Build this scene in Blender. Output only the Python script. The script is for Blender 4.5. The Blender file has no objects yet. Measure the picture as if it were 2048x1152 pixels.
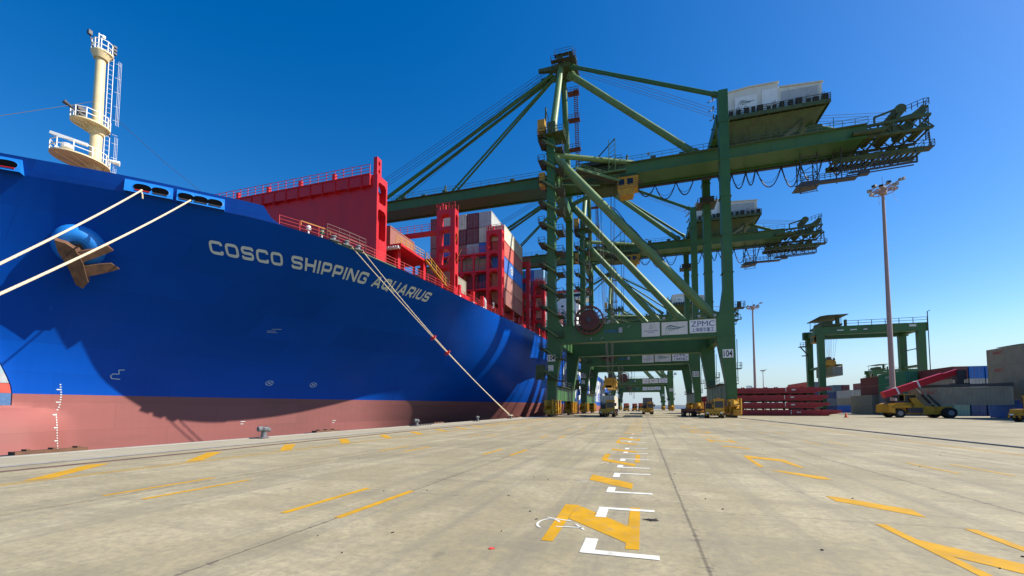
import bpy, bmesh, math, random, bisect
from mathutils import Vector, Matrix
R = math.radians
random.seed(7)
S = bpy.context.scene
C = S.collection

# ---------------------------------------------------------------- camera, sky, sun, exposure
YAW, PITCH = R(17.1), R(3.23)
cam_d = bpy.data.cameras.new('camera')
cam_d.sensor_fit = 'HORIZONTAL'
cam_d.sensor_width = 36.0
cam_d.lens = 36.0 * 850.0 / 2048.0
cam_d.shift_y = (768.0 - 576.0) / 2048.0
cam_d.clip_start = 0.1
cam_d.clip_end = 20000
cam = bpy.data.objects.new('camera', cam_d)
C.objects.link(cam)
cam.location = (0, 0, 1.67)
cam.rotation_euler = (R(90) + PITCH, 0, YAW)
S.camera = cam

SUN_EL, SUN_AZ = R(42.7), R(16)          # azimuth measured from +X (inland) towards +Y (along the quay)
w = bpy.data.worlds.new('World')
S.world = w
w.use_nodes = True
nt = w.node_tree
nt.nodes.clear()
wo = nt.nodes.new('ShaderNodeOutputWorld')
bg = nt.nodes.new('ShaderNodeBackground')
sky = nt.nodes.new('ShaderNodeTexSky')
sky.sky_type = 'NISHITA'
sky.sun_disc = False
sky.sun_elevation = SUN_EL
sky.sun_rotation = R(90) - SUN_AZ
sky.altitude = 0
sky.air_density = 1.0
sky.dust_density = 0.5
sky.ozone_density = 2.6
hs = nt.nodes.new('ShaderNodeHueSaturation')
hs.inputs['Hue'].default_value = 0.507
hs.inputs['Saturation'].default_value = 1.45
hs.inputs['Value'].default_value = 1.3
bg.inputs['Strength'].default_value = 0.085
nt.links.new(sky.outputs[0], hs.inputs['Color'])
# dusty band low over the horizon
wtc = nt.nodes.new('ShaderNodeTexCoord'); wsx = nt.nodes.new('ShaderNodeSeparateXYZ')
wmr = nt.nodes.new('ShaderNodeMapRange'); wmr.interpolation_type = 'SMOOTHSTEP'
for i_, v_ in enumerate((0.0, .17, .92, 0.0)): wmr.inputs[i_ + 1].default_value = v_
wmx = nt.nodes.new('ShaderNodeMix'); wmx.data_type = 'RGBA'; wmx.inputs[7].default_value = (4.0, 5.0, 5.8, 1)
nt.links.new(wtc.outputs['Generated'], wsx.inputs[0]); nt.links.new(wsx.outputs[2], wmr.inputs[0])
nt.links.new(wmr.outputs[0], wmx.inputs[0]); nt.links.new(hs.outputs[0], wmx.inputs[6])
nt.links.new(wmx.outputs[2], bg.inputs['Color'])
nt.links.new(bg.outputs[0], wo.inputs['Surface'])

sd = bpy.data.lights.new('sun', 'SUN')
sd.energy = 5.0
sd.angle = R(0.5)
sd.color = (1.0, 0.95, 0.86)
sun = bpy.data.objects.new('sun', sd)
C.objects.link(sun)
sv = Vector((math.cos(SUN_EL) * math.cos(SUN_AZ), math.cos(SUN_EL) * math.sin(SUN_AZ), math.sin(SUN_EL)))
sun.rotation_euler = sv.to_track_quat('Z', 'Y').to_euler()
sun.location = (60, 0, 120)

S.view_settings.view_transform = 'Standard'
S.view_settings.look = 'None'
S.view_settings.exposure = 0.62
S.view_settings.gamma = 1
S.view_settings.use_curve_mapping = False
S.cycles.max_bounces = 6
S.cycles.diffuse_bounces = 3
S.cycles.glossy_bounces = 3

# ---------------------------------------------------------------- mesh helper
class MB:
    def __init__(s):
        s.v = []; s.f = []; s.m = []
    def add(s, vs, fs, mi=0):
        o = len(s.v)
        s.v += [tuple(p) for p in vs]
        s.f += [tuple(i + o for i in f) for f in fs]
        s.m += [mi] * len(fs)
        return s
    def box(s, x0, x1, y0, y1, z0, z1, mi=0):
        vs = [(x, y, z) for z in (z0, z1) for y in (y0, y1) for x in (x0, x1)]
        return s.add(vs, [(0, 2, 3, 1), (4, 5, 7, 6), (0, 1, 5, 4), (2, 6, 7, 3), (0, 4, 6, 2), (1, 3, 7, 5)], mi)
    def cbox(s, c, sz, mi=0, rz=0):
        a, b, d = (q / 2 for q in sz)
        cs, sn = math.cos(rz), math.sin(rz)
        vs = [(c[0] + x * cs - y * sn, c[1] + x * sn + y * cs, c[2] + z) for z in (-d, d) for y in (-b, b) for x in (-a, a)]
        return s.add(vs, [(0, 2, 3, 1), (4, 5, 7, 6), (0, 1, 5, 4), (2, 6, 7, 3), (0, 4, 6, 2), (1, 3, 7, 5)], mi)
    def frame(s, d):
        d = Vector(d).normalized()
        up = Vector((0, 0, 1)) if abs(d.z) < 0.95 else Vector((0, 1, 0))
        a = d.cross(up).normalized()
        return a, a.cross(d).normalized()
    def bar(s, p, q, w_, h_, mi=0):
        p, q = Vector(p), Vector(q)
        a, b = s.frame(q - p)
        vs = [e + a * sx * w_ / 2 + b * sy * h_ / 2 for e in (p, q) for sx, sy in ((-1, -1), (1, -1), (1, 1), (-1, 1))]
        return s.add(vs, [(0, 1, 2, 3), (7, 6, 5, 4), (0, 4, 5, 1), (1, 5, 6, 2), (2, 6, 7, 3), (3, 7, 4, 0)], mi)
    def tube(s, p, q, r, r2=None, n=10, mi=0):
        p, q = Vector(p), Vector(q)
        r2 = r if r2 is None else r2
        a, b = s.frame(q - p)
        vs = []
        for e, rr in ((p, r), (q, r2)):
            vs += [e + (a * math.cos(2 * math.pi * k / n) + b * math.sin(2 * math.pi * k / n)) * rr for k in range(n)]
        fs = [(k, (k + 1) % n, n + (k + 1) % n, n + k) for k in range(n)]
        fs += [tuple(range(n - 1, -1, -1)), tuple(range(n, 2 * n))]
        return s.add(vs, fs, mi)
    def path(s, pts, r, n=6, mi=0):
        pts = [Vector(p) for p in pts]
        vs = []; m = len(pts)
        for i, p in enumerate(pts):
            d = pts[min(i + 1, m - 1)] - pts[max(i - 1, 0)]
            a, b = s.frame(d)
            vs += [p + (a * math.cos(2 * math.pi * k / n) + b * math.sin(2 * math.pi * k / n)) * r for k in range(n)]
        fs = [(i * n + k, i * n + (k + 1) % n, (i + 1) * n + (k + 1) % n, (i + 1) * n + k) for i in range(m - 1) for k in range(n)]
        fs += [tuple(range(n - 1, -1, -1)), tuple(range((m - 1) * n, m * n))]
        return s.add(vs, fs, mi)
    def prism(s, poly, plane, a, b, mi=0):
        n = len(poly)
        g = {'xz': lambda u, v, t: (u, t, v), 'yz': lambda u, v, t: (t, u, v), 'xy': lambda u, v, t: (u, v, t)}[plane]
        vs = [g(u, v, a) for u, v in poly] + [g(u, v, b) for u, v in poly]
        fs = [tuple(range(n - 1, -1, -1)), tuple(range(n, 2 * n))] + [(k, (k + 1) % n, n + (k + 1) % n, n + k) for k in range(n)]
        return s.add(vs, fs, mi)
    def lathe(s, prof, c, n=16, mi=0, sx=1, sy=1):
        vs = []
        for r, z in prof:
            vs += [(c[0] + sx * r * math.cos(2 * math.pi * k / n), c[1] + sy * r * math.sin(2 * math.pi * k / n), c[2] + z) for k in range(n)]
        m = len(prof)
        fs = [(i * n + k, i * n + (k + 1) % n, (i + 1) * n + (k + 1) % n, (i + 1) * n + k) for i in range(m - 1) for k in range(n)]
        fs += [tuple(range(n - 1, -1, -1)), tuple(range((m - 1) * n, m * n))]
        return s.add(vs, fs, mi)
    def rail(s, pts, h=1.1, sp=1.6, r=0.03, mi=0, mids=1):
        pts = [Vector(p) for p in pts]
        n_ = len(pts) - 1
        closed = (pts[0] - pts[-1]).length < 1e-4
        for q, (a, b) in enumerate(zip(pts[:-1], pts[1:])):
            L = (b - a).length
            k = max(1, round(L / sp))
            for i in range(k + 1 if (q == n_ - 1 and not closed) else k):
                p = a.lerp(b, i / k)
                s.bar(p, p + Vector((0, 0, h)), r * 2, r * 2, mi)
            for j in range(mids + 1):
                z = Vector((0, 0, h * (j + 1) / (mids + 1)))
                s.bar(a + z, b + z, r * 1.8, r * 1.8, mi)
        return s
    def wheel(s, c, r, wd, axis='x', mi=0, mi2=1, n=18):
        d = Vector((1, 0, 0)) if axis == 'x' else (Vector((0, 1, 0)) if axis == 'y' else Vector(axis).normalized())
        c = Vector(c)
        s.tube(c - d * wd / 2, c + d * wd / 2, r, n=n, mi=mi)
        s.tube(c - d * (wd / 2 + .02), c + d * (wd / 2 + .02), r * .5, n=12, mi=mi2)
        return s
    def text(s, txt, fn, mi=0, cut=None, bold=0.0):
        """letters of the built-in font; fn maps (u,v) (u: 0..width, v: 0..1 cap height) to a point"""
        c = bpy.data.curves.new('t', 'FONT')
        c.body = txt
        c.offset = bold
        o = bpy.data.objects.new('t', c)
        C.objects.link(o)
        dg = bpy.context.evaluated_depsgraph_get()
        me = bpy.data.meshes.new_from_object(o.evaluated_get(dg))
        bm = bmesh.new(); bm.from_mesh(me)
        xs = [q.co.x for q in bm.verts]; x0, x1 = min(xs), max(xs)
        if cut:
            k = x0
            while k < x1:
                bmesh.ops.bisect_plane(bm, geom=bm.verts[:] + bm.edges[:] + bm.faces[:], plane_co=(k, 0, 0), plane_no=(1, 0, 0))
                k += cut
            for k in (0.0, .175, .35, .525):
                bmesh.ops.bisect_plane(bm, geom=bm.verts[:] + bm.edges[:] + bm.faces[:], plane_co=(0, k, 0), plane_no=(0, 1, 0))
        bm.verts.index_update()
        W = x1 - x0
        s.add([fn((q.co.x - x0) / W, q.co.y / 0.69) for q in bm.verts], [[q.index for q in f.verts] for f in bm.faces], mi)
        bm.free(); bpy.data.meshes.remove(me); bpy.data.objects.remove(o); bpy.data.curves.remove(c)
        return s
    def build(s, name, mats, parent=None, off=(0, 0, 0), smooth=None, mesh_only=False):
        me = bpy.data.meshes.new(name)
        ox, oy, oz = off
        me.from_pydata([(x - ox, y - oy, z - oz) for x, y, z in s.v], [], s.f)
        if not isinstance(mats, (list, tuple)): mats = [mats]
        for m in mats: me.materials.append(m)
        me.polygons.foreach_set('material_index', s.m)
        if smooth:
            me.polygons.foreach_set('use_smooth', [True] * len(s.f))
            me.set_sharp_from_angle(angle=R(smooth))
        me.update()
        if mesh_only: return me
        o = bpy.data.objects.new(name, me)
        C.objects.link(o)
        if parent: o.parent = parent
        else: o.location = off
        return o

def tag(o, label=None, cat=None, group=None, kind=None):
    if label: o['label'] = label
    if cat: o['category'] = cat
    if group: o['group'] = group
    if kind: o['kind'] = kind
    return o
def empty(name, loc, rz=0):
    o = bpy.data.objects.new(name, None)
    o.empty_display_size = 0.5
    o.location = loc; o.rotation_euler = (0, 0, rz)
    C.objects.link(o)
    return o
def copy_tree(o, parent=None):
    c = o.copy(); C.objects.link(c)
    if parent: c.parent = parent
    for ch in list(o.children): copy_tree(ch, c)
    return c

# ---------------------------------------------------------------- materials
def mat(name, col, rough=0.55, metal=0.0, var=0.12, scale=1.5, dirt=None, dirt_amt=0.3, dscale=0.5, stretch=(1, 1, 1), bump=0.0, spec=0.5, streak=0):
    """paint / metal with uneven colour, and dirt or rust patches that have their own shape"""
    m = bpy.data.materials.new(name)
    m.use_nodes = True
    t = m.node_tree; N = t.nodes; L = t.links
    p = N['Principled BSDF']
    tc = N.new('ShaderNodeTexCoord')
    mp = N.new('ShaderNodeMapping'); mp.inputs['Scale'].default_value = stretch
    L.new(tc.outputs['Object'], mp.inputs['Vector'])
    n1 = N.new('ShaderNodeTexNoise'); n1.inputs['Scale'].default_value = scale; n1.inputs['Detail'].default_value = 5
    L.new(mp.outputs[0], n1.inputs['Vector'])
    rmp = N.new('ShaderNodeMapRange'); rmp.inputs[1].default_value = .3; rmp.inputs[2].default_value = .7
    rmp.inputs[3].default_value = 1 - var; rmp.inputs[4].default_value = 1 + var
    L.new(n1.outputs['Fac'], rmp.inputs[0])
    mu = N.new('ShaderNodeMix'); mu.data_type = 'RGBA'; mu.blend_type = 'MULTIPLY'; mu.inputs[0].default_value = 1
    mu.inputs[6].default_value = (*col, 1)
    L.new(rmp.outputs[0], mu.inputs[7])
    out = mu.outputs[2]
    if dirt:
        n2 = N.new('ShaderNodeTexNoise'); n2.inputs['Scale'].default_value = dscale; n2.inputs['Detail'].default_value = 8; n2.inputs['Roughness'].default_value = .7
        if streak:
            m2 = N.new('ShaderNodeMapping'); m2.inputs['Scale'].default_value = (1, 1, 1.0 / streak)
            L.new(tc.outputs['Object'], m2.inputs['Vector']); L.new(m2.outputs[0], n2.inputs['Vector'])
        else: L.new(mp.outputs[0], n2.inputs['Vector'])
        r2 = N.new('ShaderNodeMapRange'); r2.inputs[1].default_value = .52; r2.inputs[2].default_value = .72
        r2.inputs[3].default_value = 0; r2.inputs[4].default_value = dirt_amt
        L.new(n2.outputs['Fac'], r2.inputs[0])
        mx = N.new('ShaderNodeMix'); mx.data_type = 'RGBA'; mx.inputs[7].default_value = (*dirt, 1)
        L.new(r2.outputs[0], mx.inputs[0]); L.new(out, mx.inputs[6]); out = mx.outputs[2]
    L.new(out, p.inputs['Base Color'])
    rr = N.new('ShaderNodeMapRange'); rr.inputs[3].default_value = max(.05, rough - .08); rr.inputs[4].default_value = min(1, rough + .12)
    L.new(n1.outputs['Fac'], rr.inputs[0]); L.new(rr.outputs[0], p.inputs['Roughness'])
    p.inputs['Metallic'].default_value = metal
    p.inputs['Specular IOR Level'].default_value = spec
    if bump:
        b = N.new('ShaderNodeBump'); b.inputs['Strength'].default_value = bump; b.inputs['Distance'].default_value = .05
        L.new(n1.outputs['Fac'], b.inputs['Height']); L.new(b.outputs[0], p.inputs['Normal'])
    return m

RUST = (.16, .07, .03)
GRIME = (.10, .09, .07)
M = {}
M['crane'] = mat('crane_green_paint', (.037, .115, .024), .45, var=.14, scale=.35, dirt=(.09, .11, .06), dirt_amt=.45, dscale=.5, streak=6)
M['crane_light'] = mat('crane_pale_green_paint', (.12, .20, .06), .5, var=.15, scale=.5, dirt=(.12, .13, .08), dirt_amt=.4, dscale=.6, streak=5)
M['crane_dark'] = mat('crane_green_machinery', (.055, .078, .02), .6, var=.25, scale=1, dirt=RUST, dirt_amt=.35, dscale=1.2)
M['grating'] = mat('dark_steel_grating', (.045, .05, .035), .65, var=.2, scale=2, dirt=RUST, dirt_amt=.4, dscale=1.5)
M['rail_galv'] = mat('painted_handrail', (.09, .14, .08), .5, var=.15)
M['redbrown'] = mat('red_brown_steel', (.13, .04, .03), .55, var=.2, dirt=RUST, dirt_amt=.4, dscale=1.5)
M['yellow'] = mat('yellow_machine_paint', (.50, .26, .012), .5, var=.18, scale=2, dirt=(.09, .05, .02), dirt_amt=.8, dscale=1.3, streak=3)
M['hut'] = mat('off_white_cladding', (.66, .63, .55), .6, var=.06, scale=.5, dirt=(.30, .27, .2), dirt_amt=.35, dscale=.7, streak=6)
M['hut_trim'] = mat('cream_cladding_trim', (.62, .60, .50), .6, var=.06)
M['white'] = mat('white_paint', (.75, .75, .72), .5, var=.05, dirt=(.4, .36, .3), dirt_amt=.25, dscale=2)
M['black'] = mat('black_rubber', (.018, .018, .018), .8, var=.2)
M['mouth_shade'] = mat('painted_hole_shade', (.004, .004, .005), .95, spec=0.0)  # flat black painted in for the shade inside the fairlead mouths
M['darksteel'] = mat('dark_steel', (.045, .045, .05), .5, var=.2, dirt=RUST, dirt_amt=.3)
M['rope_dark'] = mat('wire_rope', (.05, .05, .05), .6, var=.2)
M['cable'] = mat('black_cable', (.02, .018, .03), .6, var=.1)
M['glass'] = mat('dark_glass', (.015, .02, .025), .08, var=.05)
M['navy_ink'] = mat('navy_lettering', (.02, .03, .17), .5, var=.05)
M['teal_ink'] = mat('teal_emblem', (.01, .10, .09), .5, var=.05)
M['grey_ink'] = mat('grey_emblem', (.28, .28, .34), .5, var=.05)
M['black_ink'] = mat('black_lettering', (.02, .02, .02), .5, var=.05)
M['blue_ink'] = mat('blue_lettering', (.03, .15, .5), .5, var=.05)
M['red_ink'] = mat('red_lettering', (.55, .03, .03), .5, var=.05)
M['white_ink'] = mat('white_lettering', (.62, .64, .58), .6, var=.08, scale=2, dirt=(.2, .25, .3), dirt_amt=.3)
M['hull_blue'] = mat('hull_blue_paint', (.0006, .064, .36), .34, var=.06, scale=.10, dirt=(.0015, .038, .26), dirt_amt=.35, dscale=.16, streak=5, spec=.16)
M['sun_paled_blue'] = mat('sun_paled_hull_blue', (.012, .20, .62), .4, var=.08, scale=.6)  # hull blue lightened to stand for sun on the fairlead panels
M['hull_red'] = mat('antifouling_red_paint', (.27, .085, .072), .75, var=.10, scale=.22, dirt=(.20, .08, .06), dirt_amt=.6, dscale=.25, stretch=(1, .35, 1.6))
M['ship_red'] = mat('ship_red_paint', (.50, .008, .014), .42, var=.10, scale=.6, dirt=(.22, .006, .01), dirt_amt=.3, dscale=.7, streak=4)
M['ship_rail'] = mat('red_railing_paint', (.50, .03, .03), .5, var=.1)
M['mast_cream'] = mat('cream_mast_paint', (.74, .60, .33), .5, var=.06, scale=1, dirt=(.45, .25, .08), dirt_amt=.3, dscale=1.6, streak=4)
M['rope'] = mat('pale_mooring_rope', (.62, .50, .33), .9, var=.25, scale=9, bump=.5)
M['rust'] = mat('rusty_iron', (.13, .06, .028), .8, var=.35, scale=1.8, dirt=(.04, .025, .02), dirt_amt=.7, dscale=1.2, bump=.4)
M['grey_steel'] = mat('grey_painted_steel', (.22, .23, .24), .6, var=.15, scale=3, dirt=RUST, dirt_amt=.5, dscale=2)
M['bollard'] = mat('worn_grey_iron', (.12, .125, .13), .6, var=.2, scale=4, dirt=RUST, dirt_amt=.6, dscale=4)
M['orange'] = mat('orange_plastic', (.75, .11, .02), .5, var=.05)
M['red_guard'] = mat('red_plastic_disc', (.75, .05, .04), .5, var=.05)
M['pole'] = mat('galvanised_pole', (.36, .255, .235), .55, var=.06, scale=.5)
M['lamp'] = mat('lamp_housing', (.30, .32, .32), .5, var=.1)
M['hatch'] = mat('hatch_cover_red', (.33, .025, .03), .6, var=.16, scale=.6, dirt=(.12, .03, .025), dirt_amt=.5, dscale=.7)
M['quay_face'] = mat('quay_wall_concrete', (.30, .28, .24), .85, var=.15, scale=.8)
M['rail_steel'] = mat('brown_rail_steel', (.11, .06, .045), .55, var=.2, scale=2)
M['deck_red'] = mat('weathered_deck_paint', (.13, .055, .04), .8, var=.2)
M['haze_grey'] = mat('haze_paled_grey', (.80, .80, .80), .8, var=.08)  # grey lightened so the far buildings look hazed
CONT = {
 'cream': (.62, .57, .43), 'grey': (.40, .41, .40), 'maroon': (.16, .028, .03), 'red': (.52, .075, .045), 'brown': (.30, .10, .075),
 'blue': (.015, .14, .50), 'navy': (.02, .05, .16), 'teal': (.02, .24, .24), 'green': (.01, .17, .075), 'tan': (.31, .275, .20),
 'salmon': (.42, .17, .125), 'lightblue': (.25, .48, .66), 'white': (.66, .66, .62), 'orange': (.55, .16, .04), 'slate': (.13, .16, .19), 'seagreen': (.16, .30, .24)}
CM = {k: mat('container_' + k, v, .55, var=.10, scale=.7, dirt=(.14, .09, .06), dirt_amt=.28, dscale=1.1, streak=4) for k, v in CONT.items()}

def hull_plates(m, seam=.35):
    """welded plates: faint tone steps from plate to plate, weld seams and slight dishing between frames"""
    t = m.node_tree; N = t.nodes; L = t.links; p = N['Principled BSDF']
    tc = N.new('ShaderNodeTexCoord'); sp = N.new('ShaderNodeSeparateXYZ'); cb = N.new('ShaderNodeCombineXYZ')
    L.new(tc.outputs['Object'], sp.inputs[0]); L.new(sp.outputs[1], cb.inputs[0]); L.new(sp.outputs[2], cb.inputs[1])
    br = N.new('ShaderNodeTexBrick'); br.inputs['Scale'].default_value = 1; br.inputs['Brick Width'].default_value = 9.0; br.inputs['Row Height'].default_value = 2.6
    br.inputs['Mortar Size'].default_value = .018; br.inputs['Mortar Smooth'].default_value = .6
    br.inputs['Color1'].default_value = (.88, .88, .88, 1); br.inputs['Color2'].default_value = (1.07, 1.07, 1.07, 1); br.inputs['Mortar'].default_value = (.76, .76, .76, 1)
    L.new(cb.outputs[0], br.inputs['Vector'])
    mu = N.new('ShaderNodeMix'); mu.data_type = 'RGBA'; mu.blend_type = 'MULTIPLY'; mu.inputs[0].default_value = 1
    src = p.inputs['Base Color'].links[0].from_socket
    L.new(src, mu.inputs[6]); L.new(br.outputs['Color'], mu.inputs[7]); L.new(mu.outputs[2], p.inputs['Base Color'])
    wv = N.new('ShaderNodeTexWave'); wv.wave_type = 'BANDS'; wv.bands_direction = 'X'; wv.inputs['Scale'].default_value = .42; wv.inputs['Distortion'].default_value = 1.2; wv.inputs['Detail'].default_value = 2
    L.new(cb.outputs[0], wv.inputs['Vector'])
    b1 = N.new('ShaderNodeBump'); b1.inputs['Strength'].default_value = .22; b1.inputs['Distance'].default_value = .02; L.new(wv.outputs['Fac'], b1.inputs['Height'])
    b2 = N.new('ShaderNodeBump'); b2.invert = True; b2.inputs['Strength'].default_value = seam; b2.inputs['Distance'].default_value = .012
    L.new(br.outputs['Fac'], b2.inputs['Height']); L.new(b1.outputs[0], b2.inputs['Normal']); L.new(b2.outputs[0], p.inputs['Normal'])
hull_plates(M['hull_blue']); hull_plates(M['hull_red'], .25)
# ---------------------------------------------------------------- ground and water
def concrete():
    m = bpy.data.materials.new('quay_concrete'); m.use_nodes = True
    t = m.node_tree; N = t.nodes; L = t.links; p = N['Principled BSDF']
    tc = N.new('ShaderNodeTexCoord')
    def math_(op, a, b=None, c=None):
        n = N.new('ShaderNodeMath'); n.operation = op
        for i, q in enumerate((a, b, c)):
            if q is None: continue
            if isinstance(q, (int, float)): n.inputs[i].default_value = q
            else: L.new(q, n.inputs[i])
        return n.outputs[0]
    def noise(sc, det, st=(1, 1, 1), rough=.6, dist=0):
        mp = N.new('ShaderNodeMapping'); mp.inputs['Scale'].default_value = st
        L.new(tc.outputs['Object'], mp.inputs['Vector'])
        n = N.new('ShaderNodeTexNoise'); n.inputs['Scale'].default_value = sc; n.inputs['Detail'].default_value = det
        n.inputs['Roughness'].default_value = rough; n.inputs['Distortion'].default_value = dist
        L.new(mp.outputs[0], n.inputs['Vector'])
        return n.outputs['Fac']
    def rng(x, a, b, c, d):
        n = N.new('ShaderNodeMapRange'); L.new(x, n.inputs[0])
        for i, q in enumerate((a, b, c, d)): n.inputs[i + 1].default_value = q
        return n.outputs[0]
    def mixc(f, a, b):
        n = N.new('ShaderNodeMix'); n.data_type = 'RGBA'
        if isinstance(f, float): n.inputs[0].default_value = f
        else: L.new(f, n.inputs[0])
        for i, q in ((6, a), (7, b)):
            if isinstance(q, tuple): n.inputs[i].default_value = (*q, 1)
            else: L.new(q, n.inputs[i])
        return n.outputs[2]
    sep = N.new('ShaderNodeSeparateXYZ'); L.new(tc.outputs['Object'], sep.inputs[0])
    X, Y = sep.outputs[0], sep.outputs[1]
    big = noise(.11, 5, (1, 1, 1), .6)
    mid = noise(.55, 7, (1, .55, 1), .65, .6)
    sweep = noise(.9, 6, (.35, 1.5, 1), .7, .4)
    tyre = noise(.8, 5, (2.2, .06, 1), .6)
    fine = noise(9, 6, (1, 1, 1), .75)
    spots = noise(1.9, 3, (1, 1, 1), .5)
    grit = noise(45, 3, (1, 1, 1), .8)
    col = mixc(rng(big, .35, .65, 0, 1), (.30, .250, .140), (.37, .312, .185))
    col = mixc(rng(mid, .45, .64, 0, .75), col, (.48, .41, .26))
    col = mixc(rng(sweep, .47, .68, 0, .55), col, (.205, .178, .122))
    col = mixc(rng(tyre, .50, .68, 0, .6), col, (.19, .17, .125))
    col = mixc(rng(fine, .40, .68, 0, .7), col, (.20, .175, .125))
    col = mixc(rng(spots, .66, .73, 0, .45), col, (.15, .125, .085))
    col = mixc(rng(grit, .57, .70, 0, .6), col, (.19, .17, .14))
    # slab tint per bay: cells between the joints
    cx = math_('FLOOR', math_('DIVIDE', math_('SUBTRACT', X, .62), 5.1))
    cy = math_('FLOOR', math_('DIVIDE', math_('SUBTRACT', Y, 7.58), 4.5))
    wn = N.new('ShaderNodeTexWhiteNoise'); wn.noise_dimensions = '2D'
    cmb = N.new('ShaderNodeCombineXYZ'); L.new(cx, cmb.inputs[0]); L.new(cy, cmb.inputs[1]); L.new(cmb.outputs[0], wn.inputs['Vector'])
    tint = rng(wn.outputs['Value'], 0, 1, .93, 1.06)
    mu = N.new('ShaderNodeMix'); mu.data_type = 'RGBA'; mu.blend_type = 'MULTIPLY'; mu.inputs[0].default_value = 1
    L.new(col, mu.inputs[6]); L.new(tint, mu.inputs[7]); col = mu.outputs[2]
    # joints, slightly wandering and chipped
    wob = math_('MULTIPLY', math_('SUBTRACT', noise(2.5, 4), .5), .045)
    def joint(coord, off, per, wd):
        d = math_('ABSOLUTE', math_('SUBTRACT', math_('MODULO', math_('ADD', math_('SUBTRACT', math_('ADD', coord, wob), off), per * 400.5), per), per / 2))
        return rng(d, wd * .4, wd, 1, 0), d
    jx, dx = joint(X, .62, 5.1, .028)
    jy, dy = joint(Y, 7.58, 4.5, .018)
    right = math_('GREATER_THAN', X, .62)
    jy = math_('MULTIPLY', jy, rng(right, 0, 1, .15, .75))
    halo = math_('MULTIPLY', rng(dx, 0, .35, .4, 0), rng(noise(1.3, 6, (1, .5, 1), .75), .45, .7, 0, 1))
    col = mixc(halo, col, (.19, .155, .10))
    chip = math_('MULTIPLY', rng(dx, 0, .13, 1, 0), rng(noise(7, 3), .55, .62, 0, .9))
    col = mixc(chip, col, (.13, .11, .085))
    col = mixc(math_('MULTIPLY', math_('MAXIMUM', jx, jy), .6), col, (.085, .07, .05))
    # cope strip along the edge is a cleaner pour
    cope = math_('LESS_THAN', X, -17.3)
    col = mixc(math_('MULTIPLY', cope, .4), col, (.42, .38, .29))
    L.new(col, p.inputs['Base Color'])
    L.new(rng(mid, .3, .7, .78, .93), p.inputs['Roughness'])
    p.inputs['Specular IOR Level'].default_value = .3
    b = N.new('ShaderNodeBump'); b.inputs['Strength'].default_value = .35; b.inputs['Distance'].default_value = .012
    L.new(math_('ADD', math_('MULTIPLY', fine, .7), math_('MULTIPLY', grit, .5)), b.inputs['Height'])
    L.new(b.outputs[0], p.inputs['Normal'])
    return m
M['concrete'] = concrete()
EDGE = -20.6
g = MB()
g.add([(EDGE, -300, 0), (6000, -300, 0), (6000, 9000, 0), (EDGE, 9000, 0)], [(0, 1, 2, 3)])
tag(g.build('ground', M['concrete']), kind='structure')
g = MB()
g.add([(EDGE, -300, -.001), (EDGE, 9000, -.001), (EDGE, 9000, -6), (EDGE, -300, -6)], [(0, 1, 2, 3)])
g.box(EDGE + .06, EDGE + .26, -300, 3000, .004, .05, 1)
tag(g.build('quay_edge', [M['quay_face'], M['quay_face']]), kind='structure')

wm = bpy.data.materials.new('harbour_water'); wm.use_nodes = True
p = wm.node_tree.nodes['Principled BSDF']
p.inputs['Base Color'].default_value = (.012, .06, .07, 1); p.inputs['Roughness'].default_value = .12
n = wm.node_tree.nodes.new('ShaderNodeTexNoise'); n.inputs['Scale'].default_value = .8; n.inputs['Detail'].default_value = 5
tcn = wm.node_tree.nodes.new('ShaderNodeTexCoord'); wm.node_tree.links.new(tcn.outputs['Object'], n.inputs['Vector'])
b = wm.node_tree.nodes.new('ShaderNodeBump'); b.inputs['Strength'].default_value = .5; b.inputs['Distance'].default_value = .3
wm.node_tree.links.new(n.outputs['Fac'], b.inputs['Height']); wm.node_tree.links.new(b.outputs[0], p.inputs['Normal'])
g = MB(); g.add([(-6000, -3000, -3), (EDGE, -3000, -3), (EDGE, 9000, -3), (-6000, 9000, -3)], [(0, 1, 2, 3)])
tag(g.build('water', wm), kind='structure')

# worn road paint: the concrete shows through where it has been rubbed off
def road_paint(name, c, wear):
    m = mat(name, c, .75, var=.12, scale=3, dirt=(.22, .19, .13), dirt_amt=.55, dscale=wear, spec=.3)
    t = m.node_tree; N = t.nodes; L = t.links
    pr = N['Principled BSDF']
    n1 = N.new('ShaderNodeTexNoise'); n1.inputs['Scale'].default_value = 14; n1.inputs['Detail'].default_value = 6; n1.inputs['Roughness'].default_value = .8
    tc = N.new('ShaderNodeTexCoord')
    L.new(tc.outputs['Object'], n1.inputs['Vector'])
    r = N.new('ShaderNodeMapRange'); r.inputs[1].default_value = .58; r.inputs[2].default_value = .68; r.inputs[3].default_value = 0; r.inputs[4].default_value = .7
    L.new(n1.outputs['Fac'], r.inputs[0])
    mx = N.new('ShaderNodeMix'); mx.data_type = 'RGBA'
    src = pr.inputs['Base Color'].links[0].from_socket
    L.new(r.outputs[0], mx.inputs[0]); L.new(src, mx.inputs[6]); mx.inputs[7].default_value = (.24, .205, .14, 1)
    L.new(mx.outputs[2], pr.inputs['Base Color'])
    return m
M['yline'] = road_paint('yellow_road_paint', (.52, .27, .003), 5)
M['yline_worn'] = road_paint('worn_yellow_road_paint', (.48, .28, .035), 3)
M['wline'] = road_paint('white_road_paint', (.64, .62, .55), 6)
ZP = .004
def poly(mb, pts, mi=0, z=ZP): mb.add([(x, y, z) for x, y in pts], [tuple(range(len(pts)))], mi)
def rect(mb, x0, x1, y0, y1, mi=0, z=ZP): poly(mb, [(x0, y0), (x1, y0), (x1, y1), (x0, y1)], mi, z)
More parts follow.
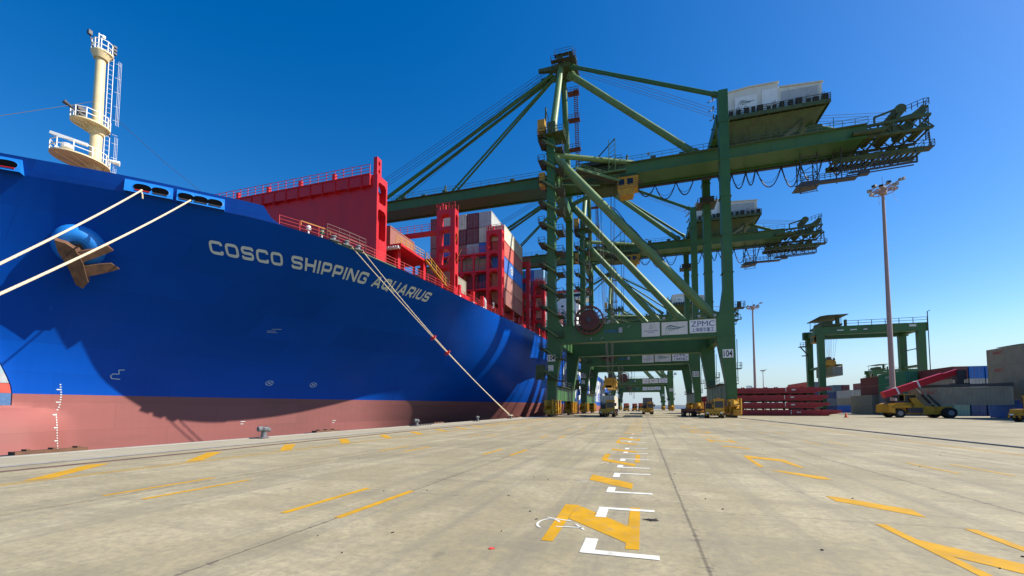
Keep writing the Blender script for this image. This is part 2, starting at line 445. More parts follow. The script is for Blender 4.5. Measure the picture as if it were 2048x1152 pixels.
# mooring numerals and lane strokes painted between the dashes of the lane line
g = MB()
def n_stroke(x, y, d=1.0):
    # a dash either side with a diagonal between: reads as a big N on its side
    poly(g, [(x - 1.24, y + .03), (x - 1.09, y + .03), (x - 1.08, y + 2.12), (x - 1.29, y + 2.13)])
    poly(g, [(x - .21, y), (x - .05, y), (x - .05, y + 2.2), (x - .21, y + 2.2)])
    poly(g, [(x - 1.09, y + 1.20), (x - .21, y + .23), (x - .21, y + 1.02), (x - 1.08, y + 2.12)])
def slash(x, y0, y1, t=.6):
    poly(g, [(x - 1.22, y0), (x - .24, y1), (x - .24, y1 + t), (x - 1.22, y0 + t + .1), (x - 1.24, y0 + t)])
n_stroke(-.02, 5.31)
slash(0, 10.1, 9.18, .7)
poly(g, [(-1.33, 14.3), (-1.14, 14.3), (-1.14, 15.9), (-1.33, 15.9)])
poly(g, [(-1.25, 13.86), (-.24, 12.74), (-.24, 13.28), (-1.14, 14.3), (-1.33, 14.3)])
rect(g, -.27, -.12, 13.65, 15.9)
slash(0, 17.45, 16.6, .5)
poly(g, [(-1.28, 23.7), (-.18, 22.7), (-.18, 24.4), (-.28, 24.4), (-.28, 23.5), (-1.2, 24.9)])
poly(g, [(-1.28, 21), (-.28, 20.2), (-.28, 20.75), (-1.15, 21.6), (-1.15, 23.3), (-1.28, 23.4)])
tag(g.build('yellow_lane_marks', M['yline']), kind='structure')
g = MB()
for k, y in enumerate((28.4, 31.9, 35, 38.6, 42.3, 46.5, 51, 56)):
    slash(0, y + 1.0, y, .6)
    if k % 2: rect(g, -.27, -.14, y, y + 2.2)
tag(g.build('worn_yellow_strokes', M['yline_worn']), kind='structure'); g = MB()
# second lane line inland
for x0, y0 in ((4.42, 5.4),):
    poly(g, [(3.17, 5.4), (3.3, 5.4), (3.3, 7.5), (3.17, 7.5)])
    poly(g, [(3.3, 6.12), (4.2, 5.0), (4.2, 5.62), (3.3, 6.78)])
    rect(g, 4.21, 4.35, 5.4, 7.55)
poly(g, [(3.28, 9.08), (4.1, 8.15), (4.2, 8.7), (3.46, 9.5), (3.28, 9.56)])
poly(g, [(3.25, 13.04), (3.94, 11.74), (4.17, 11.74), (4.17, 12.2), (3.5, 12.98)])
poly(g, [(3.13, 13.7), (3.25, 13.7), (3.4, 15.98), (4.08, 15.3), (4.18, 13.8), (4.28, 13.8), (4.32, 15.8), (3.47, 16.8), (3.3, 16.6)])
for y in (19.4, 26.5, 34, 42.5):
    poly(g, [(3.25, y + 1.1), (4.15, y), (4.18, y + .5), (3.3, y + 1.5)])
for y in (22.8, 31, 38.5):
    rect(g, 3.18, 3.3, y, y + 2.2); rect(g, 4.22, 4.34, y, y + 2.2); poly(g, [(3.3, y + 1.2), (4.22, y + .2), (4.22, y + .7), (3.3, y + 1.9)])
tag(g.build('inland_lane_marks', M['yline']), kind='structure')
g = MB()
for x in (-9.92, -8.85, -5.57, -4.54):
    for k in range(9):
        y = 5.5 + 8.85 * k
        if x < -6: y += .05
        rect(g, x, x + .13, y, y + 2.2)
tag(g.build('yellow_dashes', M['yline']), kind='structure')
g = MB()
for x in (7.6, 8.66):
    for k in range(9):
        y = 4.9 + 8.85 * k
        if k == 0 : continue
        rect(g, x, x + .11, y, y + 2.3)
rect(g, 12.6, 12.68, 6, 130); rect(g, 12.9, 12.98, 6, 130)
rect(g, -13.46, -13.38, -2, 130); rect(g, -13.26, -13.18, -2, 130)
tag(g.build('worn_yellow_lines', M['yline_worn']), kind='structure')
g = MB()
for k in range(-1, 22):
    y = 6.1 + 3.6 * k
    poly(g, [(-13.6, y), (-13.5, y + .5), (-15.45, y + 2.75), (-15.65, y + 2.3)])
tag(g.build('yellow_hatching', M['yline']), kind='structure')
# white L corner marks below the yellow strokes
g = MB()
ZW = .0065
def ell(y, up):
    rect(g, -.73, .15, y, y + .14, z=ZW)
    if up: rect(g, -.73, -.57, y + .14, y + .58, z=ZW)
    else: rect(g, -.73, -.57, y - .55, y, z=ZW)
for i, y in enumerate((5.02, 7.26, 8.7, 11.2, 12.36, 14.45, 16.3, 18.4, 21.5, 25, 28)):
    ell(y, i % 2 == 0)
mbp = []
for k in range(15):
    a = math.pi * (.15 + 1.2 * k / 14)
    mbp.append((-1.33 + .13 * math.cos(a) * 1.2, 6.12 + .26 * math.sin(a)))
for a, b in zip(mbp[:-1], mbp[1:]):
    g.bar((*a, ZW), (*b, ZW), .035, .001)
for a, b in (((-1.42, 6.46), (-1.05, 6.35)), ((-1.2, 6.0), (-.82, 6.05)), ((-.95, 6.2), (-.8, 5.95)), ((-1.5, 9.95), (-1.25, 9.93)), ((-1.42, 17.6), (-1.25, 17.6))):
    g.bar((*a, ZW), (*b, ZW), .035, .001)
tag(g.build('white_corner_marks', M['wline']), kind='structure')

# crane rails, cable trench
for x, nm, lab in ((-17.3, 'crane_rail', 'seaward steel crane rail running along the quay edge beneath the bollards'), (15.15, 'crane_rail', 'inland pair of dark steel rails crossing the concrete beside the red hatch covers')):
    g = MB()
    if x > 0:
        g.box(x - .22, x - .12, -100, 900, .002, .014, 0); g.box(x + .12, x + .22, -100, 900, .002, .014, 0)
        g.box(x - .04, x + .04, -100, 900, .002, .05, 1)
    else:
        g.box(x - .1, x - .05, -100, 900, .002, .010, 0); g.box(x + .05, x + .1, -100, 900, .002, .010, 0)
        g.box(x - .04, x + .04, -100, 900, .002, .03, 1)
    tag(g.build(nm, [M['rail_steel'] if x < 0 else M['black'], M['grey_steel']], off=(x, 0, 0)), lab, 'rail', 'crane rails in the quay')
g = MB(); g.box(-16.09, -15.93, -100, 900, .002, .022)
tag(g.build('cable_trench', M['rail_steel'], off=(-16, 0, 0)), 'thin brown steel cable trench cover beside the yellow hatching', 'trench')
# small debris on the concrete
g = MB()
rnd = random.Random(3)
for k in range(70):
    y = 4.2 + rnd.random() ** 1.6 * 36; x = rnd.uniform(-.95, 1.1) * y * .95
    if x < -15: continue
    a = rnd.random() * 6.28; L_ = rnd.uniform(.012, .045); W_ = rnd.uniform(.006, .02)
    g.cbox((x, y, .007), (L_, W_, .012), 0, a)
for k in range(5):
    a = rnd.random() * 6; g.path([(.1 + .05 * math.cos(a) + (.04 + .05 * math.sin(q * .9 + k)) * math.cos(a + q * .8), 6.76 + .03 * math.sin(a) + .045 * math.sin(a + q * .8), .012) for q in range(7)], .006, 4)
g.cbox((8.1, 11.5, .01), (.75, .04, .02), 0, .2)
tag(g.build('debris', M['black']), 'dark crumbs and scraps scattered over the concrete', 'debris', kind='stuff')
g = MB(); g.lathe([(.03, 0), (.035, .004), (.02, .012)], (-1.75, 4.85, .001), 10)
g.tube((-1.77, 4.85, .006), (-1.71, 4.86, .008), .008, n=6)
tag(g.build('bottle_cap', M['red_guard'], off=(-1.75, 4.85, 0)), 'tiny red scrap lying on the bare concrete in front', 'litter')
# ---------------------------------------------------------------- container ship: hull lines (half breadths at deck and waterline)
CXS=-51.5
def pchip(tab):
    xs=[a for a,b in tab]; ys=[b for a,b in tab]; n=len(xs)
    h=[xs[i+1]-xs[i] for i in range(n-1)]; d=[(ys[i+1]-ys[i])/h[i] for i in range(n-1)]
    m=[d[0]]+[0 if d[i-1]*d[i]<=0 else 2*d[i-1]*d[i]/(d[i-1]+d[i]) for i in range(1,n-1)]+[d[-1]]
    def f(x):
        if x<=xs[0]: return ys[0]+m[0]*(x-xs[0])
        if x>=xs[-1]: return ys[-1]
        i=bisect.bisect_right(xs,x)-1; t=(x-xs[i])/h[i]
        return ((1+2*t)*(1-t)**2*ys[i]+t*(1-t)**2*h[i]*m[i]+t*t*(3-2*t)*ys[i+1]+t*t*(t-1)*h[i]*m[i+1])
    return f
deck_hb=pchip([(12,-2.5),(15,0.3),(19,4.3),(24,9.7),(29,14.2),(33,17.6),(38,20.8),(45,23.1),(54,24.9),(73,27.4),(90,29.0),(104,29.4),(120,29.4)])
wl_hb=pchip([(10,-4.6),(16,-2.6),(22.1,0.0),(28,1.0),(34,2.1),(42.6,4.8),(55,9.8),(64,14.2),(75,19.3),(85,23.3),(95,26.4),(106,28.6),(120,29.4)])
deck_z=pchip([(10,20.0),(30,20.0),(33,19.8),(38,19.3),(45,18.8),(54,18.5),(73,18.2),(120,18.2)])
flare_q=pchip([(10,1.7),(30,1.8),(45,1.65),(60,1.4),(110,1.1),(120,1.1)])
round_w=pchip([(10,0.0),(54,0.0),(62,.35),(70,.8),(78,1.0),(120,1.0)])
WL=2.9
def hull_hb(y,z):
    zd=deck_z(y); b0=wl_hb(y); b1=deck_hb(y)
    if z<=WL:
        b=b0-max(0.,(WL-z))*(0.02*max(b0,0)**0.5+round_w(y)*1.6*(deck_hb(y)-b0)/(zd-WL))
        # bulb
        e=1-((z+4.2)/5.9)**2
        if e>0 and 8<y<40:
            t=(y-8)/14.0
            w=3.4*e**0.5*((1-(1-min(t,1))**2)**0.5)
            if t>1: w=w*max(0,1-(t-1)*2.8)
            b=max(b,w)
        return b
    t=(z-WL)/(zd-WL)
    rw=round_w(y)
    return b0+(b1-b0)*((1-rw)*t**flare_q(y)+rw*(1-(1-t)**2.0))
def hull_x(y,z): return CXS+max(0.,hull_hb(y,z))
SHIP = empty('container_ship', (CXS, 200, -3))
tag(SHIP, 'huge blue container ship with red underwater paint moored along the quay', 'ship')
SO = (CXS, 200, -3)
def hn(y, z):
    e = .05
    fy = (hull_x(y + e, z) - hull_x(y - e, z)) / (2 * e); fz = (hull_x(y, z + e) - hull_x(y, z - e)) / (2 * e)
    return Vector((1, -fy, -fz)).normalized(), fy, fz
def hp(y, z, off=.03):
    n, _, _ = hn(y, z)
    return Vector((hull_x(y, z), y, z)) + n * off

# shell plating: levels from below the water to the deck edge, stations from the stem aft
def stem_y(z):
    lo, hi = 6.0, 30.0
    if hull_hb(lo, z) > 0: return lo
    y = lo
    while hull_hb(y, z) <= 0 and y < 34: y += .02
    return y
low = [-3, -2.2, -1.4, -.7, 0, .5, .9, 1.2, 1.45, 1.6, 1.68, 1.9, 2.4, WL]
upf = [i / 26 for i in range(1, 27)]
YS = [8.05 + 114 * (i / 170) ** 1.2 for i in range(171)]
FAR = [130, 160, 200, 260, 320, 370, 395]
AFT = {395: .9, 370: .985}
levels = [('z', q) for q in low] + [('t', q) for q in upf]
def station(level):
    k, q = level
    pts = []
    if k == 'z': ys = stem_y(q)
    else:
        ys = stem_y(WL + q * (20.0 - WL))
    for y in YS:
        first = y <= ys; y = max(y, ys)
        z = q if k == 'z' else WL + q * (deck_z(y) - WL)
        hb = .10 if first else max(hull_hb(y, z), .10)
        pts.append((hb, y, z))
    for y in FAR:
        z = q if k == 'z' else WL + q * (deck_z(y) - WL)
        pts.append((29.4 * AFT.get(y, 1), y, z))
    return pts
grid = [station(l) for l in levels]
def shell(rows, name, m):
    g = MB(); n = len(rows[0])
    for sgn in (1, -1):
        vs = [(CXS + sgn * hb, y, z) for r in rows for hb, y, z in r]
        fs = []
        for i in range(len(rows) - 1):
            for j in range(n - 1):
                a, b_, c, d = i * n + j, i * n + j + 1, (i + 1) * n + j + 1, (i + 1) * n + j
                fs.append((a, b_, c, d) if sgn > 0 else (d, c, b_, a))
        g.add(vs, fs)
    for e in (0, n - 1):     # stem bar and transom close the two sides
        vs = [(CXS + sg * r[e][0], r[e][1], r[e][2]) for r in rows for sg in (1, -1)]
        g.add(vs, [(2 * i, 2 * i + 1, 2 * i + 3, 2 * i + 2) for i in range(len(rows) - 1)])
    return g
HULL = shell(grid[len(low) - 1:], 'hull', None).build('hull', M['hull_blue'], SHIP, SO, smooth=50)
shell(grid[:len(low)], 'underwater_hull', None).build('underwater_hull', M['hull_red'], SHIP, SO, smooth=50)
# deck plate
top = grid[-1]
g = MB()
vs = [(CXS + s_ * hb, y, z - .02) for hb, y, z in top for s_ in (1, -1)]
g.add(vs, [(2 * i, 2 * i + 1, 2 * i + 3, 2 * i + 2) for i in range(len(top) - 1)])
g.build('deck', M['deck_red'], SHIP, SO)

# bulwark round the forecastle, flaring outward, ends in a quarter-round sweep
def bul_top(y):
    h = 1.28
    if y > 31.7: t_ = min(1.0, (y - 31.7) / 1.4); h *= 1 - max(0.0, 1 - (1 - t_) ** 2) ** .5
    return h
ys = [stem_y(20) + .02 + (33.1 - stem_y(20)) * i / 70 for i in range(71)]
g = MB()
for sgn in (1, -1):
    rows = []
    for y in ys:
        h = bul_top(min(y, 33.09)); hb = max(deck_hb(y), .1); zk = deck_z(y)
        fl = .34 * h
        n, fy, fz = hn(y, zk - .1)
        nh = Vector((n.x, n.y, 0)).normalized()
        a = Vector((hb, y, zk)); b_ = a + Vector((nh.x, nh.y, 0)) * fl + Vector((0, 0, h))
        inn = Vector((nh.x, nh.y, 0)) * .12
        rows.append((a, b_, b_ - inn, a - inn))
    vs = [(CXS + sgn * q.x, q.y, q.z) for r in rows for q in r]
    fs = []
    for i in range(len(rows) - 1):
        for j in range(3):
            q = (i * 4 + j, (i + 1) * 4 + j, (i + 1) * 4 + j + 1, i * 4 + j + 1)
            fs.append(q if sgn > 0 else q[::-1])
    g.add(vs, fs)
BUL = g.build('bulwark', M['hull_blue'], SHIP, SO, smooth=40)

def bul_pt(y, v, off):
    """point on the outer face of the bulwark: v 0 at the knuckle, 1 at the top"""
    n, fy, fz = hn(y, deck_z(y) - .1); nh = Vector((n.x, n.y, 0)).normalized()
    h = bul_top(y)
    return Vector((CXS + deck_hb(y), y, deck_z(y))) + nh * (.34 * h * v + off) + Vector((0, 0, h * v))
# fairlead panels: boxes on the bulwark, tilted and paled to look sunlit; mouths blacked in
def fairleads(y0, y1, mouths):
    g = MB(); d = MB()
    n = 16
    a = []
    for i in range(n + 1):
        y = y0 + (y1 - y0) * i / n
        a += [bul_pt(y, -.04, .62), bul_pt(y, .80, .06), bul_pt(y, .82, -.3), bul_pt(y, -.05, -.2)]
    g.add(a, [(i * 4 + j, i * 4 + 4 + j, i * 4 + 5 + j, i * 4 + 1 + j) for i in range(n) for j in range(3)])
    g.add([a[0], a[1], a[2], a[3]], [(0, 1, 2, 3)]); g.add(a[-4:], [(3, 2, 1, 0)])
    pl = g.build('fairlead_panel', M['sun_paled_blue'], BUL, SO)
    for ym in mouths:
        m_ = MB()
        ring = []; inner = []
        for k in range(20):
            c, s_ = math.cos(2 * math.pi * k / 20), math.sin(2 * math.pi * k / 20)
            c = math.copysign(abs(c) ** .75, c)
            v = .36 + .27 * s_
            lean = .62 - .56 * ((v + .04) / .84)
            ring.append(bul_pt(ym + .44 * c, v, lean + .03))
            v2 = .36 + .32 * s_; inner.append(bul_pt(ym + .50 * c, v2, .62 - .56 * ((v2 + .04) / .84) + .008))
        m_.add(ring + inner, [(k, (k + 1) % 20, 20 + (k + 1) % 20, 20 + k) for k in range(20)], 1)
        m_.add(ring, [tuple(range(20))], 0)
        # roller lip at the bottom
        p0, p1 = bul_pt(ym - .34, .13, .53), bul_pt(ym + .34, .13, .53)
        m_.tube(p0, p1, .06, n=8, mi=2)
        m_.build('fairlead_mouth', [M['mouth_shade'], M['sun_paled_blue'], M['darksteel'] if ym > 25 else M['ship_red']], BUL, SO)
fairleads(24.0, 26.35, (24.85, 25.72))
fairleads(26.55, 29.2, (27.05, 27.85, 28.65))
fairleads(17.0, 19.8, (17.7, 18.5, 19.25))

# name on the bow, welded letters following the shell
arc = [(0.0, 30.0)]
y = 30.0
while y < 58:
    x0, x1 = hull_x(y, 17.2), hull_x(y + .1, 17.2)
    arc.append((arc[-1][0] + math.hypot(x1 - x0, .1), y + .1)); y += .1
def arc_y(s_):
    i = min(max(bisect.bisect([q[0] for q in arc], s_) - 1, 0), len(arc) - 2)
    (s0, y0), (s1, y1) = arc[i], arc[i + 1]
    return y0 + (y1 - y0) * (s_ - s0) / (s1 - s0)
LEN = next(s_ for s_, y in arc if y >= 53.5) - .5
def on_bow(u, v):
    y = arc_y(.55 + u * LEN); z0 = 16.84 - .1 * u * u
    n, fy, fz = hn(y, 17.2)
    y2 = y - (fy * fz / (1 + fy * fy) + .25) * v * .98
    return hp(y2, z0 + v * 1.0, .035)
def rounded(pts, r, closed=False):
    out = []; n = len(pts)
    for i, (x, y) in enumerate(pts):
        if not closed and i in (0, n - 1): out.append((x, y)); continue
        a, b_ = Vector(pts[i - 1]) - Vector((x, y)), Vector(pts[(i + 1) % n]) - Vector((x, y))
        ra = min(r, a.length / 2, b_.length / 2); p0 = Vector((x, y)) + a.normalized() * ra; p1 = Vector((x, y)) + b_.normalized() * ra
        for k in range(6):
            t = k / 5; q = p0 * (1 - t) ** 2 + Vector((x, y)) * 2 * t * (1 - t) + p1 * t * t; out.append((q.x, q.y))
    if closed: out.append(out[0])
    return out
def glyph(ch):
    w_ = {'I': .22, 'A': 1.2, 'S': 1.1, 'H': 1.08, 'P': 1.05, 'U': 1.08, 'R': 1.08}.get(ch, 1.14); e = w_ - .11; b_ = [(.11, .11), (.11, .89), (e, .89), (e, .11)]
    r = .26
    G = {'C': [rounded([(e, .69), (e, .89), (.11, .89), (.11, .11), (e, .11), (e, .31)], r)],
         'O': [rounded(b_, r, True)], 'Q': [rounded(b_, r, True), [(w_ * .55, .34), (w_ * .98, -.04)]],
         'S': [rounded([(e, .72), (e, .89), (.11, .89), (.11, .5), (e, .5), (e, .11), (.11, .11), (.11, .28)], .2)],
         'H': [[(.11, 0), (.11, 1)], [(e, 0), (e, 1)], [(.2, .5), (e - .09, .5)]], 'I': [[(.11, 0), (.11, 1)]],
         'P': [[(.11, 0), (.11, .8)], rounded([(.11, .78), (.11, .89), (e, .89), (e, .38), (.2, .38)], .2)],
         'R': [[(.11, 0), (.11, .8)], rounded([(.11, .78), (.11, .89), (e, .89), (e, .38), (.2, .38)], .2), [(w_ * .5, .34), (e, 0)]],
         'N': [[(.11, 0), (.11, 1)], [(e, 0), (e, 1)], [(.16, .93), (e - .05, .07)]],
         'G': [rounded([(e, .69), (e, .89), (.11, .89), (.11, .11), (e, .11), (e, .48), (w_ * .55, .48)], .2)],
         'A': [[(.1, 0), (w_ * .5, .96)], [(w_ - .1, 0), (w_ * .5, .96)], [(.28, .3), (w_ - .28, .3)]],
         'U': [rounded([(.11, 1), (.11, .11), (e, .11), (e, 1)], r)]}
    return w_, G[ch]
g = MB(); pen = 0; run = []
for ch in 'COSCO SHIPPING AQUARIUS':
    if ch == ' ': pen += .62; continue
    w_, st = glyph(ch); run += [(pen, s_, k) for k, s_ in enumerate(st)]; pen += w_ + .23
TOT = pen - .23
for x0, st, lay in run:
    P = []
    for (a, b_), (c, d) in zip(st[:-1], st[1:]):
        n_ = max(1, int(math.hypot(c - a, d - b_) / .1))
        P += [(a + (c - a) * k / n_, b_ + (d - b_) * k / n_) for k in range(n_)]
    P.append(st[-1]); m_ = len(P); cl = st[0] == st[-1]
    vs = []
    for i, (x, y) in enumerate(P):
        p0, p1 = P[i - 1 if i else (m_ - 2 if cl else 0)], P[i + 1 if i < m_ - 1 else (1 if cl else m_ - 1)]
        dx, dy = p1[0] - p0[0], p1[1] - p0[1]; L_ = math.hypot(dx, dy) or 1
        for s_ in (-.110, .110):
            q = on_bow((x0 + x - dy / L_ * s_) / TOT, y + dx / L_ * s_); nn, _, _ = hn(q.y, 17.2); vs.append(q + nn * .004 * lay)
    g.add(vs, [(2 * i, 2 * i + 1, 2 * i + 3, 2 * i + 2) for i in range(m_ - 1)])
g.build('bow_name', M['white_ink'], HULL, SO)
# draught marks near the stem, thruster and bulb signs
g = MB()
dtab = [(3.9, 24.92), (2.86, 25.04), (1.94, 24.99), (.95, 24.68), (0, 24.59), (-1, 24.51), (-1.9, 24.51), (-3, 24.5)]
dz = pchip(sorted(dtab))
z = -2.4; k = 0
while z < 4.0:
    yy = dz(z); L_ = .26
    q = [hp(yy + a, z + b_, .03) for a, b_ in ((-L_ if k % 5 == 0 else -.03, -.045), (.08, -.045), (.08, .045), (-L_ if k % 5 == 0 else -.03, .045))]
    g.add(q, [(0, 1, 2, 3)]); z += .23; k += 1
spine = [hp(dz(-2.4 + .2 * i), -2.4 + .2 * i, .028) for i in range(32)]
for a, b_ in zip(spine[:-1], spine[1:]): g.bar(a, b_, .012, .004)
g.build('draught_marks', M['white_ink'], HULL, SO)
g = MB()
def stroke(pts, wd=.05):
    for (a, b_), (c, d) in zip(pts[:-1], pts[1:]):
        p, q = hp(a, b_, .03), hp(c, d, .03)
        n, _, _ = hn((a + c) / 2, (b_ + d) / 2)
        t_ = (q - p).normalized(); s_ = n.cross(t_) * wd / 2
        g.add([p - s_, q - s_, q + s_, p + s_], [(0, 1, 2, 3)])
for yc in (43.1, 48.4):
    zc = 4.88
    stroke([(yc + .42 * math.cos(2 * math.pi * k / 20), zc + .3 * math.sin(2 * math.pi * k / 20)) for k in range(21)], .06)
    stroke([(yc - .3, zc - .21), (yc + .3, zc + .21)], .06); stroke([(yc - .3, zc + .21), (yc + .3, zc - .21)], .06)
yc, zc = 28.75, 5.0
stroke([(yc + .55, zc + .5), (yc + .1, zc + .45), (yc + .2, zc + .05), (yc - .25, zc + .05), (yc - .42, zc - .15), (yc - .3, zc - .42), (yc + .35, zc - .45)], .07)
stroke([(39.4, 10.85), (40.2, 10.95)], .05); stroke([(39.7, 11.1), (40.6, 11.2)], .05); stroke([(39.5, 10.7), (40.5, 10.8)], .04)
for yc, zc in ((40.5, 0), (51.7, -.15)):
    stroke([(yc, zc), (yc + .5, zc)], .08); stroke([(yc, zc - .3), (yc + .3, zc - .3)], .08)
g.build('hull_signs', M['white_ink'], HULL, SO)
# great letters on the flat side, seen almost edge-on between the crane legs
g = MB(); g.text('COSCO SHIPPING', lambda u, v: (hull_x(150, 10) + .05, 122 + u * 150, 5.0 + v * 10.5), cut=None, bold=.02)
g.build('side_name', M['white_ink'], HULL, SO)

# anchor housed against its bolster
na, fy, fz = hn(23.3, 15.6)
pa = Vector((hull_x(23.3, 15.6), 23.3, 15.6))
sd_ = Vector((-na.y, na.x, 0)).normalized()            # along the shell, aft
upv = na.cross(sd_).normalized()
if upv.z < 0: upv = -upv
g = MB()
prof = [(1.75, -.4), (1.75, .25), (1.62, .62), (1.35, .9), (1.0, 1.0), (.62, .95), (.55, .6)]
n_ = 28; vs = []
for r_, h_ in prof:
    for k in range(n_):
        c, s_ = math.cos(2 * math.pi * k / n_), math.sin(2 * math.pi * k / n_)
        vs.append(pa + sd_ * c * r_ * .98 + upv * s_ * r_ * 1.02 + na * h_)
g.add(vs, [(i * n_ + k, i * n_ + (k + 1) % n_, (i + 1) * n_ + (k + 1) % n_, (i + 1) * n_ + k) for i in range(len(prof) - 1) for k in range(n_)] + [tuple(range((len(prof) - 1) * n_, len(prof) * n_))])
BOL = g.build('anchor_bolster', M['sun_paled_blue'], HULL, SO, smooth=45)
g = MB()
def A(s_, u, n): return pa + sd_ * s_ * 1.1 + upv * u * 1.12 + na * n
g.tube(A(0, .1, .3), A(0, -.5, 1.5), .32, .38, n=10)
# crown: heavy head block, tilted, with two flukes pointing aft
def slab(pts, n0, n1):
    vs = [A(s_, u, n0) for s_, u in pts] + [A(s_ * .96 + .02, u * .97, n1) for s_, u in pts]
    k = len(pts)
    g.add(vs, [tuple(range(k - 1, -1, -1)), tuple(range(k, 2 * k))] + [(i, (i + 1) % k, k + (i + 1) % k, k + i) for i in range(k)])
slab([(-1.15, .55), (-.55, .45), (-.05, .1), (.35, -.9), (.62, -2.4), (.30, -2.95), (-.1, -2.7), (-.45, -1.5), (-1.0, -.3)], .75, 1.75)
def fluke(u0, u1, tip_s, tip_u, n0=1.0):
    b = [(.15, u0), (.3, u1), (tip_s * .75, (u1 + tip_u * 2) / 3), (tip_s, tip_u), (tip_s * .8, tip_u + .38), (.9, u0 + .28)]
    vs = [A(s_, u, n0) for s_, u in b] + [A(s_, u * .98, n0 + .52 * (1 - .75 * s_ / tip_s) + .08) for s_, u in b]
    k = len(b)
    g.add(vs, [tuple(range(k - 1, -1, -1)), tuple(range(k, 2 * k))] + [(i, (i + 1) % k, k + (i + 1) % k, k + i) for i in range(k)])
fluke(-.05, -.9, 2.05, .38)
fluke(-1.25, -2.1, 2.4, -1.05)
g.build('anchor', M['rust'], HULL, SO)

# railing along the deck edge aft of the bulwark
g = MB()
def deck_edge(y, inset=.25):
    n, _, _ = hn(y, deck_z(y) - .1); nh = Vector((n.x, n.y, 0)).normalized()
    return Vector((CXS + deck_hb(y), y, deck_z(y))) - nh * inset
yy = [32.6 + i * 1.5 for i in range(62)]
pts = [deck_edge(y) for y in yy]
for i, p_ in enumerate(pts):
    g.bar(p_, p_ + Vector((0, 0, 1.1)), .06, .06)
for h_ in (.38, .74, 1.1):
    for a, b_ in zip(pts[:-1], pts[1:]): g.bar(a + Vector((0, 0, h_)), b_ + Vector((0, 0, h_)), .04, .04)
g.build('deck_railing', M['ship_rail'], SHIP, SO)
# rounded sheer strake lip and mooring platform over the side
g = MB()
lip = [hp(y, deck_z(y) - .02, .02) for y in [37 + .4 * i for i in range(20)]]
g.path(lip, .07, 6)
g.build('sheer_lip', M['rail_galv'], SHIP, SO)
g = MB()
for y in (36.9, 38.2, 39.5):
    p_ = deck_edge(y, .1)
    g.lathe([(.30, 0), (.30, .18), (.2, .22), (.2, .5), (.32, .54), (.3, .62)], p_, 12, 0)
    g.cbox((p_.x - .1, p_.y, p_.z + .1), (1.0, 1.0, .14), 1, 1.1)
g.build('roller_fairlead', [M['grey_steel'], M['darksteel']], SHIP, SO)
g = MB()
pr = [deck_edge(y, .15) + Vector((0, 0, 0)) for y in (36.3, 37.4, 38.5, 39.6, 40.4)]
for a in pr: g.bar(a + Vector((0, 0, .2)), a + Vector((0, 0, 1.75)), .05, .05)
for h_ in (.95, 1.35, 1.75):
    for a, b_ in zip(pr[:-1], pr[1:]): g.bar(a + Vector((0, 0, h_)), b_ + Vector((0, 0, h_)), .06, .06)
g.build('mooring_station_rail', M['redbrown'], SHIP, SO)
g = MB()
for y in (34.8, 35.9):
    p_ = deck_edge(y, .5); g.tube(p_, p_ + Vector((0, 0, .55)), .09, n=8, mi=0)
    g.lathe([(.22, .55), (.26, .75), (.22, .95), (.05, 1.0)], p_, 10, 1 if y < 35 else 2)
a, b_ = deck_edge(34.2, .3), deck_edge(36.6, .3)
g.bar(a + Vector((0, 0, 1.2)), b_ + Vector((0, 0, 1.2)), .07, .07, 3)
for q in (a, b_): g.bar(q + Vector((0, 0, .7)), q + Vector((0, 0, 1.2)), .07, .07, 3)
g.build('deck_vents', [M['white'], M['white'], CM['green'], M['yellow']], SHIP, SO)

# breakwater: tall red wall across the forecastle
g = MB()
BX = -30.75
g.box(-72.3, BX, 42.6, 42.95, 19.0, 28.3)
g.box(-72.3, BX, 42.15, 42.95, 28.3, 29.55)
g.box(-72.3, BX - .02, 42.05, 43.9, 29.55, 29.68)
for i in range(22):
    x = -31.9 - 1.9 * i
    g.box(x - .045, x + .045, 42.03, 42.15, 28.0, 29.6)
    g.prism([(42.15, 28.3), (42.6, 28.3), (42.6, 28.0)], 'yz', x - .04, x + .04)
for i in range(6): g.box(-36.5 - i * 5.2, -36.1 - i * 5.2, 42.5, 42.9, 29.68, 30.75)
BW = g.build('breakwater', M['ship_red'], SHIP, SO)
g = MB()
g.rail([(BX, 42.15, 29.68), (-72.3, 42.15, 29.68)], 1.15, 1.25, .03, mids=2)
g.rail([(BX, 43.8, 29.68), (-72.3, 43.8, 29.68)], 1.15, 2.5, .03, mids=2)
g.build('walkway_railing', M['ship_rail'], BW, SO)
def end_frame(mb, x0, x1, y0, y1, z0, z1, holes, mi=0):
    """box post with rounded-corner openings through its outboard face"""
    t = .26
    mb.box(x0, x1, y0, y0 + t, z0, z1, mi); mb.box(x0, x1, y1 - t, y1, z0, z1, mi)
    zs = [z0]
    for a, b_ in holes: zs += [a, b_]
    zs.append(z1)
    for i in range(0, len(zs), 2):
        mb.box(x0, x1, y0 + t, y1 - t, zs[i], zs[i + 1], mi)
    c = .28
    for a, b_ in holes:
        for (yy_, s_) in ((y0 + t, 1), (y1 - t, -1)):
            mb.prism([(yy_, b_), (yy_ + s_ * c, b_), (yy_, b_ - c)], 'yz', x0, x1, mi)
            mb.prism([(yy_, a), (yy_, a + c), (yy_ + s_ * c, a)], 'yz', x0, x1, mi)
g = MB()
end_frame(g, BX, BX + .8, 42.5, 44.6, 18.9, 29.7, [(21.9, 25.6), (26.4, 28.9)])
g.box(BX - 2.2, BX, 43.9, 44.6, 19, 28.3)
end_frame(g, BX + .1, BX + .6, 42.7, 43.6, 29.7, 32.0, [(30.0, 30.7), (30.95, 31.7)])
g.build('breakwater_end_post', M['ship_red'], BW, SO)

